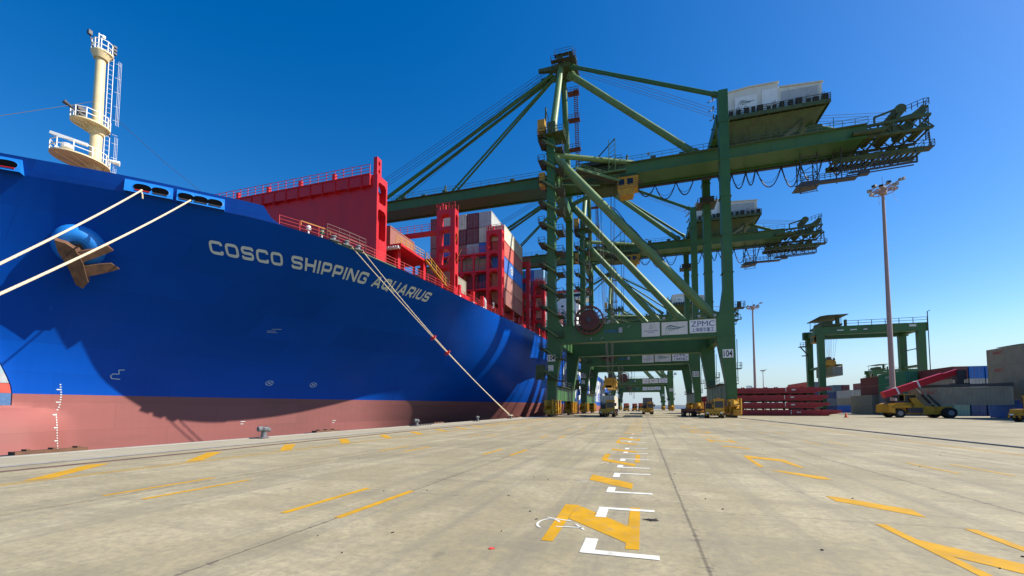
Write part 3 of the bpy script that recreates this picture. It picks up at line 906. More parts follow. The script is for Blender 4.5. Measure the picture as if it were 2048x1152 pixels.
# lashing bridges between the container bays
def lashing(y, xo, zb, ztop, floors, xin, tower_w, holes, wide=1.3, inner=None, pitch=2.5):
    g = MB()
    end_frame(g, xo - .75, xo, y, y + wide, zb, ztop, holes)
    # outer cell of the tower with an arched opening facing forward
    xt = xo - tower_w
    g.box(xt, xt + .55, y, y + wide, zb, ztop)
    zz = [zb] + floors + [ztop - .55]
    for f_ in floors: g.box(xt + .55, xo - .75, y, y + wide, f_ - .25, f_ + .25)
    g.box(xt + .55, xo - .75, y, y + wide, ztop - .7, ztop)
    for f_ in floors + [ztop - .45]:
        for xx, s_ in ((xt + .55, 1), (xo - .75, -1)):
            g.prism([(xx, f_ - .25), (xx + s_ * .5, f_ - .25), (xx, f_ - .8)], 'xz', y + .05, y + .25)
    # transverse beams and inner columns
    fl = floors[-1]
    for f_ in inner or floors:
        g.box(xin, xt, y + .02, y + wide - .02, f_ - .22, f_ + .1)
    x = xt - pitch
    while x > xin:
        g.box(x - .16, x + .16, y + .06, y + .5, zb, fl - .33)
        for f_ in inner or floors:
            for s_ in (1, -1): g.prism([(x + s_ * .16, f_ - .33), (x + s_ * .7, f_ - .33), (x + s_ * .22, f_ - .85)], 'xz', y + .1, y + .3)
        x -= pitch
    lb = g.build('lashing_bridge', M['ship_red'], SHIP, SO)
    g = MB()
    for f_ in inner or floors:
        g.rail([(xin, y + .05, f_ + .12), (xt, y + .05, f_ + .12)], 1.1, 1.25, .028, mids=2)
    g.rail([(xt, y + .05, ztop), (xo, y + .05, ztop)], 1.0, .9, .03); g.rail([(xt, y + wide - .05, ztop), (xo, y + wide - .05, ztop)], 1.0, .9, .03)
    for i in range(3): g.box(xt + .25 + i * .5, xt + .45 + i * .5, y + .1, y + .4, ztop, ztop + .8 + .3 * (i % 2))
    g.build('bridge_railing', M['ship_rail'], lb, SO)
    g = MB()
    rr = random.Random(int(y))
    for i in range(12):
        x = xt + .7 + rr.random() * (xo - .9 - xt) if i < 5 else rr.uniform(xin, xt)
        f_ = floors[i % len(floors)]
        g.bar((x, y + .6, f_ - 2.4), (x + rr.choice((-1, 1)) * rr.uniform(.6, 1.5), y + .6, f_ - .3), .05, .05)
    g.build('lashing_rod', M['yellow'], lb, SO)
    return lb
lashing(57.0, -26.5, 18.5, 31.7, [22.9, 25.8, 28.8], -66, 3.05, [(19.7, 21.8), (23.3, 25.1), (26.2, 28.0), (28.9, 30.9)], inner=[28.6], pitch=7.5)
lashing(71.5, -23.9, 18.3, 34.1, [23.4, 26.8, 30.1], -66, 3.05, [(19.6, 21.8), (23.8, 25.6), (27.0, 28.8), (30.3, 32.1), (32.6, 33.7)])
lashing(86.5, -22.75, 18.2, 33.0, [22.7, 25.9, 29.1], -66, 2.95, [(19.0, 21.0), (22.9, 24.6), (26.0, 27.8), (29.2, 31.0), (31.5, 32.6)])
lashing(99.5, -22.35, 18.2, 32.2, [22.7, 25.9, 29.1], -66, 2.95, [(19.0, 21.0), (22.9, 24.6), (26.0, 27.8), (29.2, 31.0)])
for y in (114.5, 129.5, 144.5): lashing(y, -22.3, 18.2, 27, [22.7], -66, 2.95, [(19.0, 21.0), (22.9, 24.6)])
# hatch coamings, side stanchions and walkway clutter along the deck
g = MB()
for y0, y1, xo in ((45.8, 53.6, -31.0), (59, 70.8, -28.2), (73.0, 86, -26.0), (88, 99, -25.4), (101, 114, -25.4), (116, 129, -25.4), (131, 144, -25.4)):
    g.box(-77, xo, y0, y1, 17.5, 20.6)
g.build('hatch_coaming', M['ship_red'], SHIP, SO)
for y, xo in ((47.3, -30.0), (52.2, -29.0), (60.0, -27.0), (64.2, -26.4), (67.5, -26.0), (74, -24.7), (79.5, -24.2), (84.5, -23.8), (89, -23.4), (93, -23.3), (97.6, -23.2), (102, -22.9), (106, -22.8), (111, -22.8), (118, -22.8), (124, -22.8)):
    g = MB(); g.box(xo - .55, xo, y, y + .6, deck_z(y) - .1, 20.9 if y > 56 else 22.5)
    g.box(xo - .001, xo + .02, y + .1, y + .5, deck_z(y) + .6, deck_z(y) + .9, 1)
    g.box(xo - .45, xo - .1, y - .02, y, deck_z(y) + .6, deck_z(y) + .9, 1)
    g.build('container_stanchion', [M['ship_red'], M['white']], SHIP, SO)
g = MB(); g.box(-38, -28.9, 46.2, 53.8, 22.2, 22.5)
for i in range(7): g.box(-31.5 + .35 * i, -31.3 + .35 * i, 46, 46.5, 21.9, 22.2, 1)
g.build('container_platform', [M['ship_red'], M['white']], SHIP, SO)
g = MB()
g.bar((-28.8, 52.3, 22.4), (-27.4, 58.4, 18.9), .4, .1); g.rail([(-28.6, 52.3, 22.4), (-27.2, 58.4, 18.9)], 1, 1.2, .03)
g.rail([(-29.6, 46.2, 22.5), (-28.9, 52.2, 22.5)], 1.1, 1, .03, mids=2)
g.build('deck_gangway', M['yellow'], SHIP, SO)
g = MB()
for s_ in (0, 1):
    y = 68.2 + s_ * .5
    g.path([(-25.9, y, 18.4), (-25.9, y, 20.3), (-26.1, y, 20.8), (-26.6, y, 20.8), (-26.8, y, 20.3)], .1, 8)
g.box(-25.2, -24.9, 70.0, 70.1, 19.3, 20.3, 0); g.box(-25.15, -24.95, 69.97, 70.0, 19.5, 20.1, 1)
g.build('deck_vent_pipes', [M['white'], M['black']], SHIP, SO)

# deckhouse with the bridge, far aft
g = MB()
g.box(-75, -29, 196, 209, 18, 53)
g.box(-81, -22.5, 198, 206, 53, 56.2)
g.box(-81.1, -22.4, 197.9, 206.1, 56.2, 57.6, 1)
g.box(-79, -24, 197.9, 198, 54.2, 55.5, 2)
for k in range(10):
    for i in range(12): g.box(-73 + i * 3.7, -71.9 + i * 3.7, 195.95, 196, 21 + 3.1 * k, 22 + 3.1 * k, 2)
for i in range(4):
    for k in range(10): g.box(-29, -28.95, 197.5 + i * 3, 198.4 + i * 3, 21 + 3.1 * k, 22 + 3.1 * k, 2)
g.build('deckhouse', [M['white'], CM['red'], M['glass']], SHIP, SO)

# foremast with three platforms, radar, ladder and lamps
MY = 26.85
g = MB()
g.tube((CXS, MY, 19.9), (CXS, MY, 29.4), .5, .46, n=20); g.tube((CXS, MY, 29.4), (CXS, MY, 37.4), .43, .38, n=20)
FM = g.build('foremast', M['mast_cream'], SHIP, SO, smooth=40)
def platform(z, ry, rx, cy, ladder_gap=True):
    g = MB()
    g.lathe([(.97, -.12), (1.0, -.10), (1.0, .02), (.99, .03)], (CXS, cy, z), 28, sx=rx, sy=ry); g.tube((CXS, MY, z - .7), (CXS, MY, z - .1), .56, .8, n=16)
    for k in range(8):
        a = k * math.pi / 4
        g.bar((CXS + .5 * math.cos(a), MY + .5 * math.sin(a), z - .55), (CXS + rx * .9 * math.cos(a), cy + ry * .9 * math.sin(a), z - .14), .05, .12)
    pl = g.build('mast_platform', M['mast_cream'], FM, SO, smooth=30)
    g = MB()
    pts = [(CXS + rx * .97 * math.cos(2 * math.pi * k / 20), cy + ry * .97 * math.sin(2 * math.pi * k / 20), z) for k in range(21)]
    g.rail(pts[::2], 1.05, 9, .034, mids=1)
    g.build('platform_railing', M['white'], pl, SO)
platform(25.5, 2.2, 1.75, 25.75)
platform(29.45, 1.5, 1.25, 26.35)
platform(37.3, .82, .85, 26.95)
g = MB()
for zz in (20.5, 28.9):
    z1 = 29.2 if zz < 25 else 37.2
    for s_ in (-.18, .18): g.bar((CXS + .45 + s_ * .3, MY + .62 + s_, zz), (CXS + .45 + s_ * .3, MY + .62 + s_, z1), .045 if s_ < 0 else .03, .045)
    z = zz
    while z < z1:
        g.bar((CXS + .40, MY + .46, z), (CXS + .50, MY + .80, z), .016, .016)
        if int(z * 10) % 3 == 0:
            g.path([(CXS + .45 + .5 * math.sin(a) * .3, MY + .72 + .38 * math.sin(a) + .3, z) for a in (0, .8, 1.57, 2.3, 3.14)], .02, 5)
        z += .5
    for s_ in (-.25, 0, .25): g.bar((CXS + .6, MY + 1.3 + s_ * .5, zz + 1.5), (CXS + .6, MY + 1.3 + s_ * .5, z1), .018, .018)
g.build('mast_ladder', M['white'], FM, SO)
g = MB()
g.lathe([(.2, 0), (.2, .5), (.42, .6), (.42, .95), (.2, 1.05)], (CXS, 24.7, 25.53), 14)
g.bar((CXS - .9, 23.9, 27.35), (CXS + 1.2, 25.6, 26.75), .24, .26)
g.build('radar_scanner', M['white'], FM, SO)
g = MB(); g.tube((CXS, 25.1, 30.2), (CXS - .1, 24.3, 30.5), .06, .22, n=12); g.build('fog_horn', M['darksteel'], FM, SO)
for z in (29.7, 30.3):
    g = MB(); g.box(CXS - .3, CXS + .3, 25.2, 25.9, z, z + .35); g.tube((CXS, 25.5, z), (CXS, 25.5, z - .25), .1, n=8); g.build('mast_lamp', M['darksteel'], FM, SO)
g = MB(); g.tube((CXS + .3, 27.6, 26.6), (CXS + .9, 28.4, 26.5), .1, .26, n=12); g.bar((CXS + .3, 27.6, 25.5), (CXS + .3, 27.6, 26.6), .06, .06); g.build('search_light', M['white'], FM, SO)
g = MB(); g.box(CXS - .1, CXS + .2, 25.7, 26.0, 38.4, 38.8); g.bar((CXS, 26.2, 37.3), (CXS, 25.85, 38.6), .06, .06); g.build('mast_lamp', M['darksteel'], FM, SO)
g = MB(); g.bar((CXS, 26.6, 37.3), (CXS, 26.6, 39.2), .08, .08); g.bar((CXS, 26.6, 39.1), (CXS, 27.0, 39.2), .08, .08); g.box(CXS - .1, CXS + .1, 26.85, 27.1, 38.98, 39.24); g.build('wind_vane', M['white'], FM, SO)
g = MB(); g.bar((CXS + .6, 27.6, 37.3), (CXS + .6, 27.6, 38.6), .05, .05)
for k in range(3): g.box(CXS + .45, CXS + .75, 27.45, 27.75, 37.6 + k * .35, 37.8 + k * .35)
g.build('mast_lamp', M['darksteel'], FM, SO)
g = MB()
g.path([(CXS, 26.4, 31.9), (CXS, 21.4, 27.3), (CXS, 15.5, 21.9)], .022, 5); g.path([(CXS, 27.4, 31.9), (CXS, 33, 29.6), (CXS, 42.6, 26.6)], .022, 5)
g.build('mast_stay', M['rope_dark'], FM, SO)

# mooring lines, rat guards
def rope(a, b_, sag, r, label, grp, n=24, twin=None):
    a, b_ = Vector(a), Vector(b_); g = MB()
    g.path([a.lerp(b_, i / n) - Vector((0, 0, sag * 4 * (i / n) * (1 - i / n))) for i in range(n + 1)], r, 7)
    g.path([b_ + Vector((.32 * math.cos(k * .6), .32 * math.sin(k * .6), .02 - .12 + .012 * k)) for k in range(12)], r, 7)
    o = g.build('mooring_line', M['rope'], off=tuple(b_))
    return tag(o, label, 'rope', grp)
pf = bul_pt(24.85, .16, .60); pf2 = bul_pt(27.3, .14, .60)
rope(pf, (-19.7, 2.4, .55), .35, .062, 'thick pale rope from the foremost red fairlead, uppermost of the bow ropes across the anchor', 'mooring ropes')
rope(pf2, (-19.6, 2.75, .5), .4, .062, 'thick pale rope just below the other bow rope, crossing the anchor flukes', 'mooring ropes')
ra = hp(38.6, deck_z(38.6), .12) + Vector((0, 0, .3)); rb = hp(39.9, deck_z(39.9), .12) + Vector((0, 0, .3))
B4 = (-19.95, 64.2, .5)
rope(ra, (-20.05, 63.9, .5), .5, .05, 'thin rope crossing the letters of the ship name, carrying two red discs', 'mooring ropes')
rope(rb, B4, .9, .05, 'thin rope just right of the one with the red discs, to the same bollard', 'mooring ropes')
g = MB(); g.path([pf + Vector((0, -.1, 0)), pf + Vector((.08, 0, -.4)), pf + Vector((.1, .02, -.75))], .06, 6)
tag(g.build('hanging_rope', M['rope'], off=tuple(pf)), 'short rope end dangling below the red rimmed fairlead on the bow', 'rope')
for f_, lab in ((.43, 'red round rat guard higher up on the thin mooring rope'), (.52, 'red round rat guard lower down on the thin mooring rope')):
    a, b_ = Vector(ra), Vector((-20.05, 63.9, .5))
    c = a.lerp(b_, f_) - Vector((0, 0, .5 * 4 * f_ * (1 - f_))); d = (b_ - a).normalized()
    g = MB(); g.tube(c - d * .03, c + d * .03, .46, n=20); g.tube(c - d * .2, c + d * .2, .1, n=8)
    tag(g.build('rat_guard', M['red_guard'], off=tuple(c)), lab, 'rat guard', 'red discs on the mooring rope')
# bollards, fenders on the edge
def bollard(y, label, x=-19.9):
    r_ = empty('bollard', (x, y, 0)); r_.scale = (.62, .62, .8); tag(r_, label, 'bollard', 'bollards on the quay edge')
    g = MB(); g.lathe([(.42, 0), (.42, .07), (.27, .1), (.22, .3), (.22, .48), (.25, .55)], (0, 0, 0), 16); g.build('base', M['bollard'], r_, smooth=50)
    g = MB()
    g.lathe([(.26, .5), (.34, .56), (.36, .72), (.30, .8)], (0, 0, 0), 16)
    g.tube((0, -.2, .66), (-.03, -.6, .66), .19, .17, n=14); g.tube((0, .2, .66), (-.03, .62, .56), .19, .15, n=14)
    g.build('horn', M['bollard'], r_, smooth=50)
    g = MB()
    for k in range(6): g.tube((.34 * math.cos(k * 1.05), .34 * math.sin(k * 1.05), .06), (.34 * math.cos(k * 1.05), .34 * math.sin(k * 1.05), .11), .035, n=6)
    g.build('bolts', M['rust'], r_)
bollard(2.5, 'grey bollard at the near end of the edge holding the bow ropes')
bollard(18.4, 'grey twin horned bollard standing nearest, against the pink hull')
bollard(34.9, 'small grey bollard beside a short cable on the quay edge')
bollard(50.0, 'small grey bollard midway between the cable and the rope bollard')
bollard(64.1, 'bollard at the foot of the two thin ropes')
g = MB(); g.path([(-20.1, 35.5 + .25 * k, .06 + .05 * (k % 2)) for k in range(12)], .05, 6); tag(g.build('loose_cable', M['rope_dark'], off=(-20.1, 35.5, 0)), 'short loose cable lying on the quay edge beside a bollard', 'cable')
def fender(y0, y1, label):
    f_ = empty('fender', (EDGE, (y0 + y1) / 2, 0)); tag(f_, label, 'fender', 'rubber fenders on the quay face')
    yc = (y0 + y1) / 2
    g = MB(); g.prism([(-.05, .02), (-.85, .02), (-.95, -.15), (-.95, -2.2), (-.05, -2.2)], 'xz', y0 - yc, y1 - yc); g.build('fender_panel', M['black'], f_)
    g = MB(); g.box(-.35, .05, y0 - yc + .1, y1 - yc - .1, .02, .16)
    for k in range(int((y1 - y0) / .7)): g.box(-.3, .0, y0 - yc + .4 + .7 * k, y0 - yc + .5 + .7 * k, .16, .22)
    g.build('fender_beam', M['rust'], f_)
fender(8.9, 11.1, 'long brown fender beam on the quay edge in the lower left corner')
fender(23.0, 25.4, 'brown fender beam on the quay edge just beyond the nearest bollard')
fender(39.5, 42.0, 'fender beam on the quay edge between the small bollards')
fender(70, 72.5, 'fender beam on the quay edge just before the first crane wheels')
# ---------------------------------------------------------------- ship-to-shore cranes
XW, XL, YN, YF = -17.3, 15.0, 84.0, 106.5
CO = (-1.15, 95.25, 0)
YB0, YB1, ZB0, ZB1 = 92.0, 97.6, 51.9, 53.9
def make_crane():
    K = empty('quay_crane', CO)
    gr, dk, lt = M['crane'], M['crane_dark'], M['crane_light']
    # legs, flared and cut back below the portal beam
    for x, s_, zt in ((XW, 1, 58.0), (XL, -1, 60.2)):
        for y in (YN, YF):
            xo = x - s_ * .9
            P = [(xo, 3.0), (x + s_ * .8, 3.0), (x + s_ * .82, 6.2), (x + s_ * 2.15, 14.5), (x + s_ * 2.15, 17.9), (x + s_ * 1.35, 19.2), (x + s_ * 1.22, 20.4), (x + s_ * .78, 23.4), (x + s_ * .78, zt), (xo + s_ * .1, zt), (xo + s_ * .1, 20)]
            if s_ < 0: P = P[::-1]
            g = MB(); g.prism(P, 'xz', y - .95, y + .95)
            L_ = g.build('leg', gr, K, CO)
            g = MB()
            for z in (26, 33, 40, 47, 54):
                g.box(x - .98 * 1 - (.0), x + .98, y - 1.02, y + 1.02, z, z + .09)
            g.box(min(xo, x + s_ * 1.6) - .02, max(xo, x + s_ * 1.6) + .02, y - 1.0, y + 1.0, 14.42, 14.5)
            g.build('flange', gr, L_, CO)
            # sunlit access ladder on the leg
            if s_ < 0:
                g = MB()
                for d in (-.25, .25): g.bar((xo + .35, y + d, 6.5), (xo + .35, y + d, 14), .05, .05)
                z = 6.5
                while z < 14: g.bar((xo + .35, y - .25, z), (xo + .35, y + .25, z), .03, .03); z += .4
                g.build('ladder', M['grating'], L_, CO)
            if s_ < 0:
                def ledge(z, w_, extra):
                    g = MB(); g.box(xo + .02, xo + w_, y - .8, y + .8, z, z + .1); g.rail([(xo + .1, y - .8, z + .1), (xo + w_, y - .8, z + .1), (xo + w_, y + .8, z + .1)], 1, .7, .03)
                    if extra: g.box(xo + .6, xo + 1.2, y - .3, y + .3, z + .1, z + 1.2)
                    g.build('access_platform', M['grating'], L_, CO)
                ledge(19.5, 1.7, True); ledge(8.6, .9, False)
                if y == YF:
                    g = MB(); g.box(x - 2.0, x + 2.0, y - 2.0, y + 2.0, 49, 49.15); g.rail([(x - 2, y - 2, 49.1), (x + 2, y - 2, 49.1), (x + 2, y + 2, 49.1), (x - 2, y + 2, 49.1), (x - 2, y - 2, 49.1)], 1.1, 1, .035); g.box(x - 1.5, x + 1.5, y - 1.6, y - .95, 49.1, 50.6)
                    g.build('access_platform', M['grating'], L_, CO)
    # portal beams
    for y in (YN, YF):
        g = MB()
        g.box(XW + 2.1, XL - 2.1, y - .85, y + .85, 14.7, 17.75)
        g.box(XW + 1.9, XL - 1.9, y - 1.05, y + 1.05, 14.45, 14.7); g.box(XW + 1.9, XL - 1.9, y - .98, y + .98, 17.75, 17.9)
        for i in range(10): g.box(-14 + i * 3, -13.92 + i * 3, y - .87, y + .87, 14.7, 17.75)
        B = g.build('portal_beam', gr, K, CO)
        g = MB(); g.rail([(XW + 2, y - .9, 17.9), (XL - 2, y - .9, 17.9)], 1.1, 1.8, .03, mids=1)
        g.build('beam_railing', M['rail_galv'], B, CO)
        if y == YN:
            yb = y - .93
            def board(x0, x1, z0, z1):
                b_ = MB(); b_.box(x0, x1, yb - .06, yb, z0, z1, 0)
                for q in ((x0 - .05, x1 + .05, z0 - .05, z0 + .03), (x0 - .05, x1 + .05, z1 - .03, z1 + .05), (x0 - .05, x0 + .03, z0 + .03, z1 - .03), (x1 - .03, x1 + .05, z0 + .03, z1 - .03)):
                    b_.box(q[0], q[1], yb - .09, yb, q[2], q[3], 1)
                return b_
            yt = yb - .064
            b_ = board(0.05, 3.2, 15.05, 17.6)
            for k in range(3): b_.bar((1.63 - .25 + k * .25, yt, 16.75), (1.63 - .1 + k * .1, yt, 17.3), .06, .004, 2)
            b_.box(1.2, 2.06, yt - .002, yt, 16.55, 16.66, 2)
            for k, wd in enumerate((2.5, 1.1)): b_.box(1.63 - wd / 2, 1.63 + wd / 2, yt - .002, yt, 16.0 - .32 * k, 16.16 - .32 * k, 2)
            b_.build('sign_board', [M['hut'], M['hut_trim'], M['grey_ink']], B, CO)
            b_ = board(3.6, 8.0, 15.2, 17.5); swoosh(b_, 5.8, yt, 16.35, 1.15, 2, lambda u, v, d: (u, d, v))
            b_.build('sign_board', [M['hut'], M['hut_trim'], M['teal_ink']], B, CO)
            b_ = board(8.4, 12.75, 15.3, 17.65)
            b_.text('ZPMC', lambda u, v: (8.65 + u * 3.9, yt - .002, 16.45 + v * .95), 2)
            b_.text('上海振华重工', lambda u, v: (8.75 + u * 3.7, yt - .002, 15.55 + v * .55), 2, bold=.01)
            b_.build('sign_board', [M['white'], M['hut_trim'], M['navy_ink']], B, CO)
            b_ = MB(); b_.text('AD TERMINALS', lambda u, v: (-6.9 + u * 2.5, yb - .002, 16.2 + v * .45), 0)
            b_.build('beam_lettering', M['blue_ink'], B, CO)
            b_ = MB(); b_.box(-4.2, -3.5, yb - .3, yb, 16.0, 17.0); b_.box(-9.5, -9.3, yb - .25, yb, 14.9, 15.3)
            b_.tube((-2.6, yb - .4, 16.9), (-2.0, yb - .4, 17.3), .05, n=6); b_.tube((-7.6, yb - .3, 14.9), (-7.1, yb - .3, 15.3), .05, n=6)
            b_.build('beam_lamp', M['lamp'], B, CO)
    # side ties and sill beams, parallel to the rails
    for x, s_ in ((XW, 1), (XL, -1)):
        g = MB(); g.box(x - .7, x + .7, YN + .95, YF - .95, 15.2, 17.5); g.build('side_tie', gr, K, CO)
        g = MB(); g.box(x - .86, x + .86, YN - .7, YF + .7, 3.2, 6.0)
        for y in (YN + 4, YN + 8, 95, YF - 8, YF - 4): g.box(x - .9, x + .9, y - .06, y + .06, 3.2, 6.0)
        sb = g.build('sill_beam', gr, K, CO)
        g = MB(); g.box(x - 1.6, x + 1.6, YN + 1.2, YF - 1.2, 6.0, 6.12); g.rail([(x - 1.55, YN + 1.2, 6.12), (x - 1.55, YF - 1.2, 6.12)], 1.1, 1.5, .03); g.rail([(x + 1.55, YN + 1.2, 6.12), (x + 1.55, YF - 1.2, 6.12)], 1.1, 1.5, .03)
        g.build('sill_walkway', M['grating'], sb, CO)
        # gussets, paler green standing in for sun at the seaward feet
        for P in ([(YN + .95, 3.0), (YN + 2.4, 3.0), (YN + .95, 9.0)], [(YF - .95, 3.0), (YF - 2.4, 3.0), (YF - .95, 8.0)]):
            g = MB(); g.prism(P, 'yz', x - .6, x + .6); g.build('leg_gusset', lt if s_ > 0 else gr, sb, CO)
        g = MB(); g.box(x - 1.0, x + 1.0, YN + .95, YF - .95, zt_tie(s_), zt_tie(s_) + 2.2); g.build('top_tie', gr, K, CO)
        # travelling gear
        for y in (YN, YF):
            g = MB()
            g.prism([(y - 4.6, 2.0), (y + 4.6, 2.0), (y + 3.6, 2.5), (y + 1.1, 3.15), (y - 1.1, 3.15), (y - 3.6, 2.5)], 'yz', x - .55, x + .55)
            for c in (-2.6, 2.6):
                g.prism([(y + c - 2.0, 1.15), (y + c + 2.0, 1.15), (y + c + 1.2, 1.6), (y + c + .4, 2.05), (y + c - .4, 2.05), (y + c - 1.2, 1.6)], 'yz', x - .62, x + .62)
                for d in (-1.15, 1.15):
                    g.prism([(y + c + d - .95, .4), (y + c + d + .95, .4), (y + c + d + .8, .95), (y + c + d + .2, 1.2), (y + c + d - .2, 1.2), (y + c + d - .8, .95)], 'yz', x - .45, x + .45)
                    g.box(x + .45, x + .95, y + c + d - .25, y + c + d + .25, .45, 1.25)
                    g.tube((x - .8, y + c + d, .9), (x - .8, y + c + d, 1.9), .2, n=10)
            g.box(x - .5, x + .5, y - 4.95, y - 4.5, .5, 1.3); g.box(x - .5, x + .5, y + 4.5, y + 4.95, .5, 1.3)
            g.tube((x, y - 5.4, .9), (x, y - 4.9, .9), .16, n=10); g.tube((x, y + 4.9, .9), (x, y + 5.4, .9), .16, n=10)
            for d in (-4.0, -1.4, 1.4, 4.0): g.tube((x + .75, y + d, .6), (x + .75, y + d, 3.3), .22, n=10); g.box(x - .75, x - .3, y + d - .3, y + d + .3, 1.8, 3.2)
            bg_ = g.build('bogie', M['yellow'], K, CO)
            for c in (-2.6, 2.6):
                for d in (-1.7, -.6, .6, 1.7):
                    g = MB(); g.wheel((x, y + c + d, .36), .34, .3, 'x', 0, 1); g.build('wheel', [M['darksteel'], M['rust']], bg_, CO)
    # diagonal braces and upper struts
    for y in (YN, YF):
        g = MB(); g.tube((XW + .5, y, 53.8), (12.9, y, 17.8), .82, n=18)
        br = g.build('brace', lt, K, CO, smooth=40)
        if y == YN:
            g = MB(); p0, p1 = Vector((XW + .5, y - .5, 54.6)), Vector((12.9, y - .5, 18.8))
            a, b_ = p0.lerp(p1, .38), p0.lerp(p1, .72)
            g.path([a.lerp(b_, i / 10) + Vector((.2 * math.sin(i), 0, .25 * math.sin(i * 1.7) + .3)) for i in range(11)], .09, 5)
            g.path([a.lerp(b_, i / 10) + Vector((-.3, 0, -1.2 - .15 * math.sin(i * 2.1))) for i in range(11)], .07, 5)
            g.build('brace_cable', M['cable'], br, CO)
        ye = YB0 + .4 if y == YN else YB1 - .4
        g = MB(); g.tube((XW + .6, y, 53.9), (-1.2, ye, 54.3), .55, n=14); g.build('upper_strut', lt, K, CO, smooth=40)
    # boom over the ship and girder over the quay
    sec = [(YB0, ZB0), (YB1, ZB0), (YB1 + .25, ZB1), (YB0 - .25, ZB1)]
    for nm, x0, x1 in (('boom', -80, -19.6), ('girder', -19.2, 40.4)):
        g = MB(); g.prism(sec, 'yz', x0, x1)
        for yy_ in (YB0, YB1): g.box(x0, x1, yy_ - .35, yy_ + .2, ZB0 - .25, ZB0 - .02)
        x = x0 + 2
        while x < x1:
            g.prism([(YB0 - .04, ZB0 - .01), (YB1 + .04, ZB0 - .01), (YB1 + .28, ZB1), (YB0 - .28, ZB1)], 'yz', x, x + .08); x += 4.2
        bo = g.build(nm, gr, K, CO)
        g = MB()
        for yy_ in (YB0 - .9, YB1 + .9):
            g.box(x0, x1, min(yy_, yy_ + .7), max(yy_, yy_ + .7), ZB1 + .01, ZB1 + .09)
            g.rail([(x0, yy_, ZB1 + .09), (x1, yy_, ZB1 + .09)], 1.15, 2.0, .035, mids=1)
        g.build('walkway', M['rail_galv'], bo, CO)
        g = MB()
        rr = random.Random(5)
        for i in range(9 if nm == 'boom' else 6):
            x = x0 + 5 + i * (x1 - x0 - 8) / 9
            if i in (2, 5): g.tube((x, 92.4, ZB1), (x + .4, 92.4, ZB1 + 2.4), .22, n=8)
            g.box(x - .6, x + .5, 92.6, 93.6, ZB1, ZB1 + rr.uniform(.6, 1.5)); g.tube((x + 1.2, 94, ZB1 + .8), (x + 1.2, 95.6, ZB1 + .8), .5, n=12)
        g.build('sheave_stand', dk, bo, CO)
    # head of the A-frame
    for ya, yb_ in ((YN + .4, 93.4), (YF - .4, 97.0)):
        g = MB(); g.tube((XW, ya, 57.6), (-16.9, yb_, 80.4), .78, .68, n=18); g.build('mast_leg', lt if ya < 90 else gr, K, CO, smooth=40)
    g = MB()
    g.box(-18.3, -14.6, 92.6, 97.6, 79.9, 80.9); g.box(-17.6, -16.1, 93.6, 96.6, 80.9, 82.6)
    g.prism([(-22.2, 80.6), (-18.3, 79.9), (-18.3, 81.2), (-22.2, 81.2)], 'xz', 93.2, 94); g.prism([(-22.2, 80.6), (-18.3, 79.9), (-18.3, 81.2), (-22.2, 81.2)], 'xz', 96.2, 97)
    g.box(-15.9, -13.2, 92.8, 93.4, 81.2, 81.5); g.tube((-17, 92.4, 82.4), (-17, 97.8, 82.4), .75, n=14)
    AP = g.build('apex_frame', dk, K, CO)
    g = MB()
    for z, a in ((80.9, .9), (82.7, .2)):
        x0, x1, y0, y1 = -18 - a, -14.2 + a, 92.3 - a, 97.9 + a
        g.box(x0, x1, y0, y0 + 1, z, z + .1); g.box(x0, x1, y1 - 1, y1, z, z + .1); g.box(x1 - 1, x1, y0 + 1, y1 - 1, z, z + .1)
        g.rail([(x0, y0, z + .1), (x1, y0, z + .1), (x1, y1, z + .1), (x0, y1, z + .1), (x0, y0, z + .1)], 1.1, 1.3, .03)
    for x, y, h in ((-15.5, 94, 2.4), (-14, 95, 1.8), (-16.9, 95, 1.6), (-13.4, 93, 1.4)): g.bar((x, y, 82.7), (x, y, 82.7 + h), .06, .06)
    g.build('apex_railing', M['grating'], AP, CO)
    # stays
    for nm, a, b_, r_ in (('backstay', (-15.2, 95.2, 79.8), (11.9, 95.2, 55.4), .72), ('backstay', (-14.7, 93.4, 80.2), (14.6, 84.8, 60.4), .42), ('backstay', (-14.7, 97.0, 80.2), (14.6, 105.7, 60.4), .42),
                          ('forestay', (-19, 94.6, 80.2), (-66.4, 93.6, 54.6), .42), ('forestay', (-19, 95.6, 80.2), (-66.4, 96.6, 54.6), .36), ('forestay', (-18.6, 94.8, 79.8), (-46, 94.2, 54.4), .24), ('forestay', (-18.6, 95.4, 79.8), (-46, 95.6, 54.4), .24),
                          ('tail_strut', (31, 95.2, 58.4), (41, 95.2, 54.0), .42)):
        g = MB(); g.tube(a, b_, r_, n=14)
        A_, B_ = Vector(a), Vector(b_); d = (B_ - A_).normalized()
        for e, s_ in ((A_, 1), (B_, -1)): g.tube(e, e + d * s_ * 1.2, r_ * 1.35, n=12)
        g.build(nm, lt if r_ > .7 else gr, K, CO, smooth=40)
    g = MB()
    for dy in (-1.3, -.5, .5, 1.3):
        g.path([(-17, 95 + dy, 82.6), (-78, 95 + dy, 55.2)], .045, 5)
        g.path([(-17, 95 + dy, 82.9), (-62, 95 + dy, 55.2)], .04, 5)
        g.path([(-17, 95 + dy, 82.6), (17, 95 + dy, 62.8)], .035, 5)
        g.path([(20, 95 + dy, 60.5), (46, 95 + dy, 56.6)], .035, 5)
    for dx in (-9.3, -8.5, -6.0, -5.2):
        for dy in (93.6, 96.4): g.path([(dx, dy, 51.5), (dx * .25 - 4.9, dy - .9, 9.0)], .04, 5)
    for xx in (-13.5, -12.2, -11): g.path([(xx, 95, 52), (xx, 95, 20)], .035, 5)
    g.build('wire_rope', M['rope_dark'], K, CO)
    # machinery house
    g = MB(); g.box(15.9, 34.2, 89.6, 102.2, 58.5, 58.95)
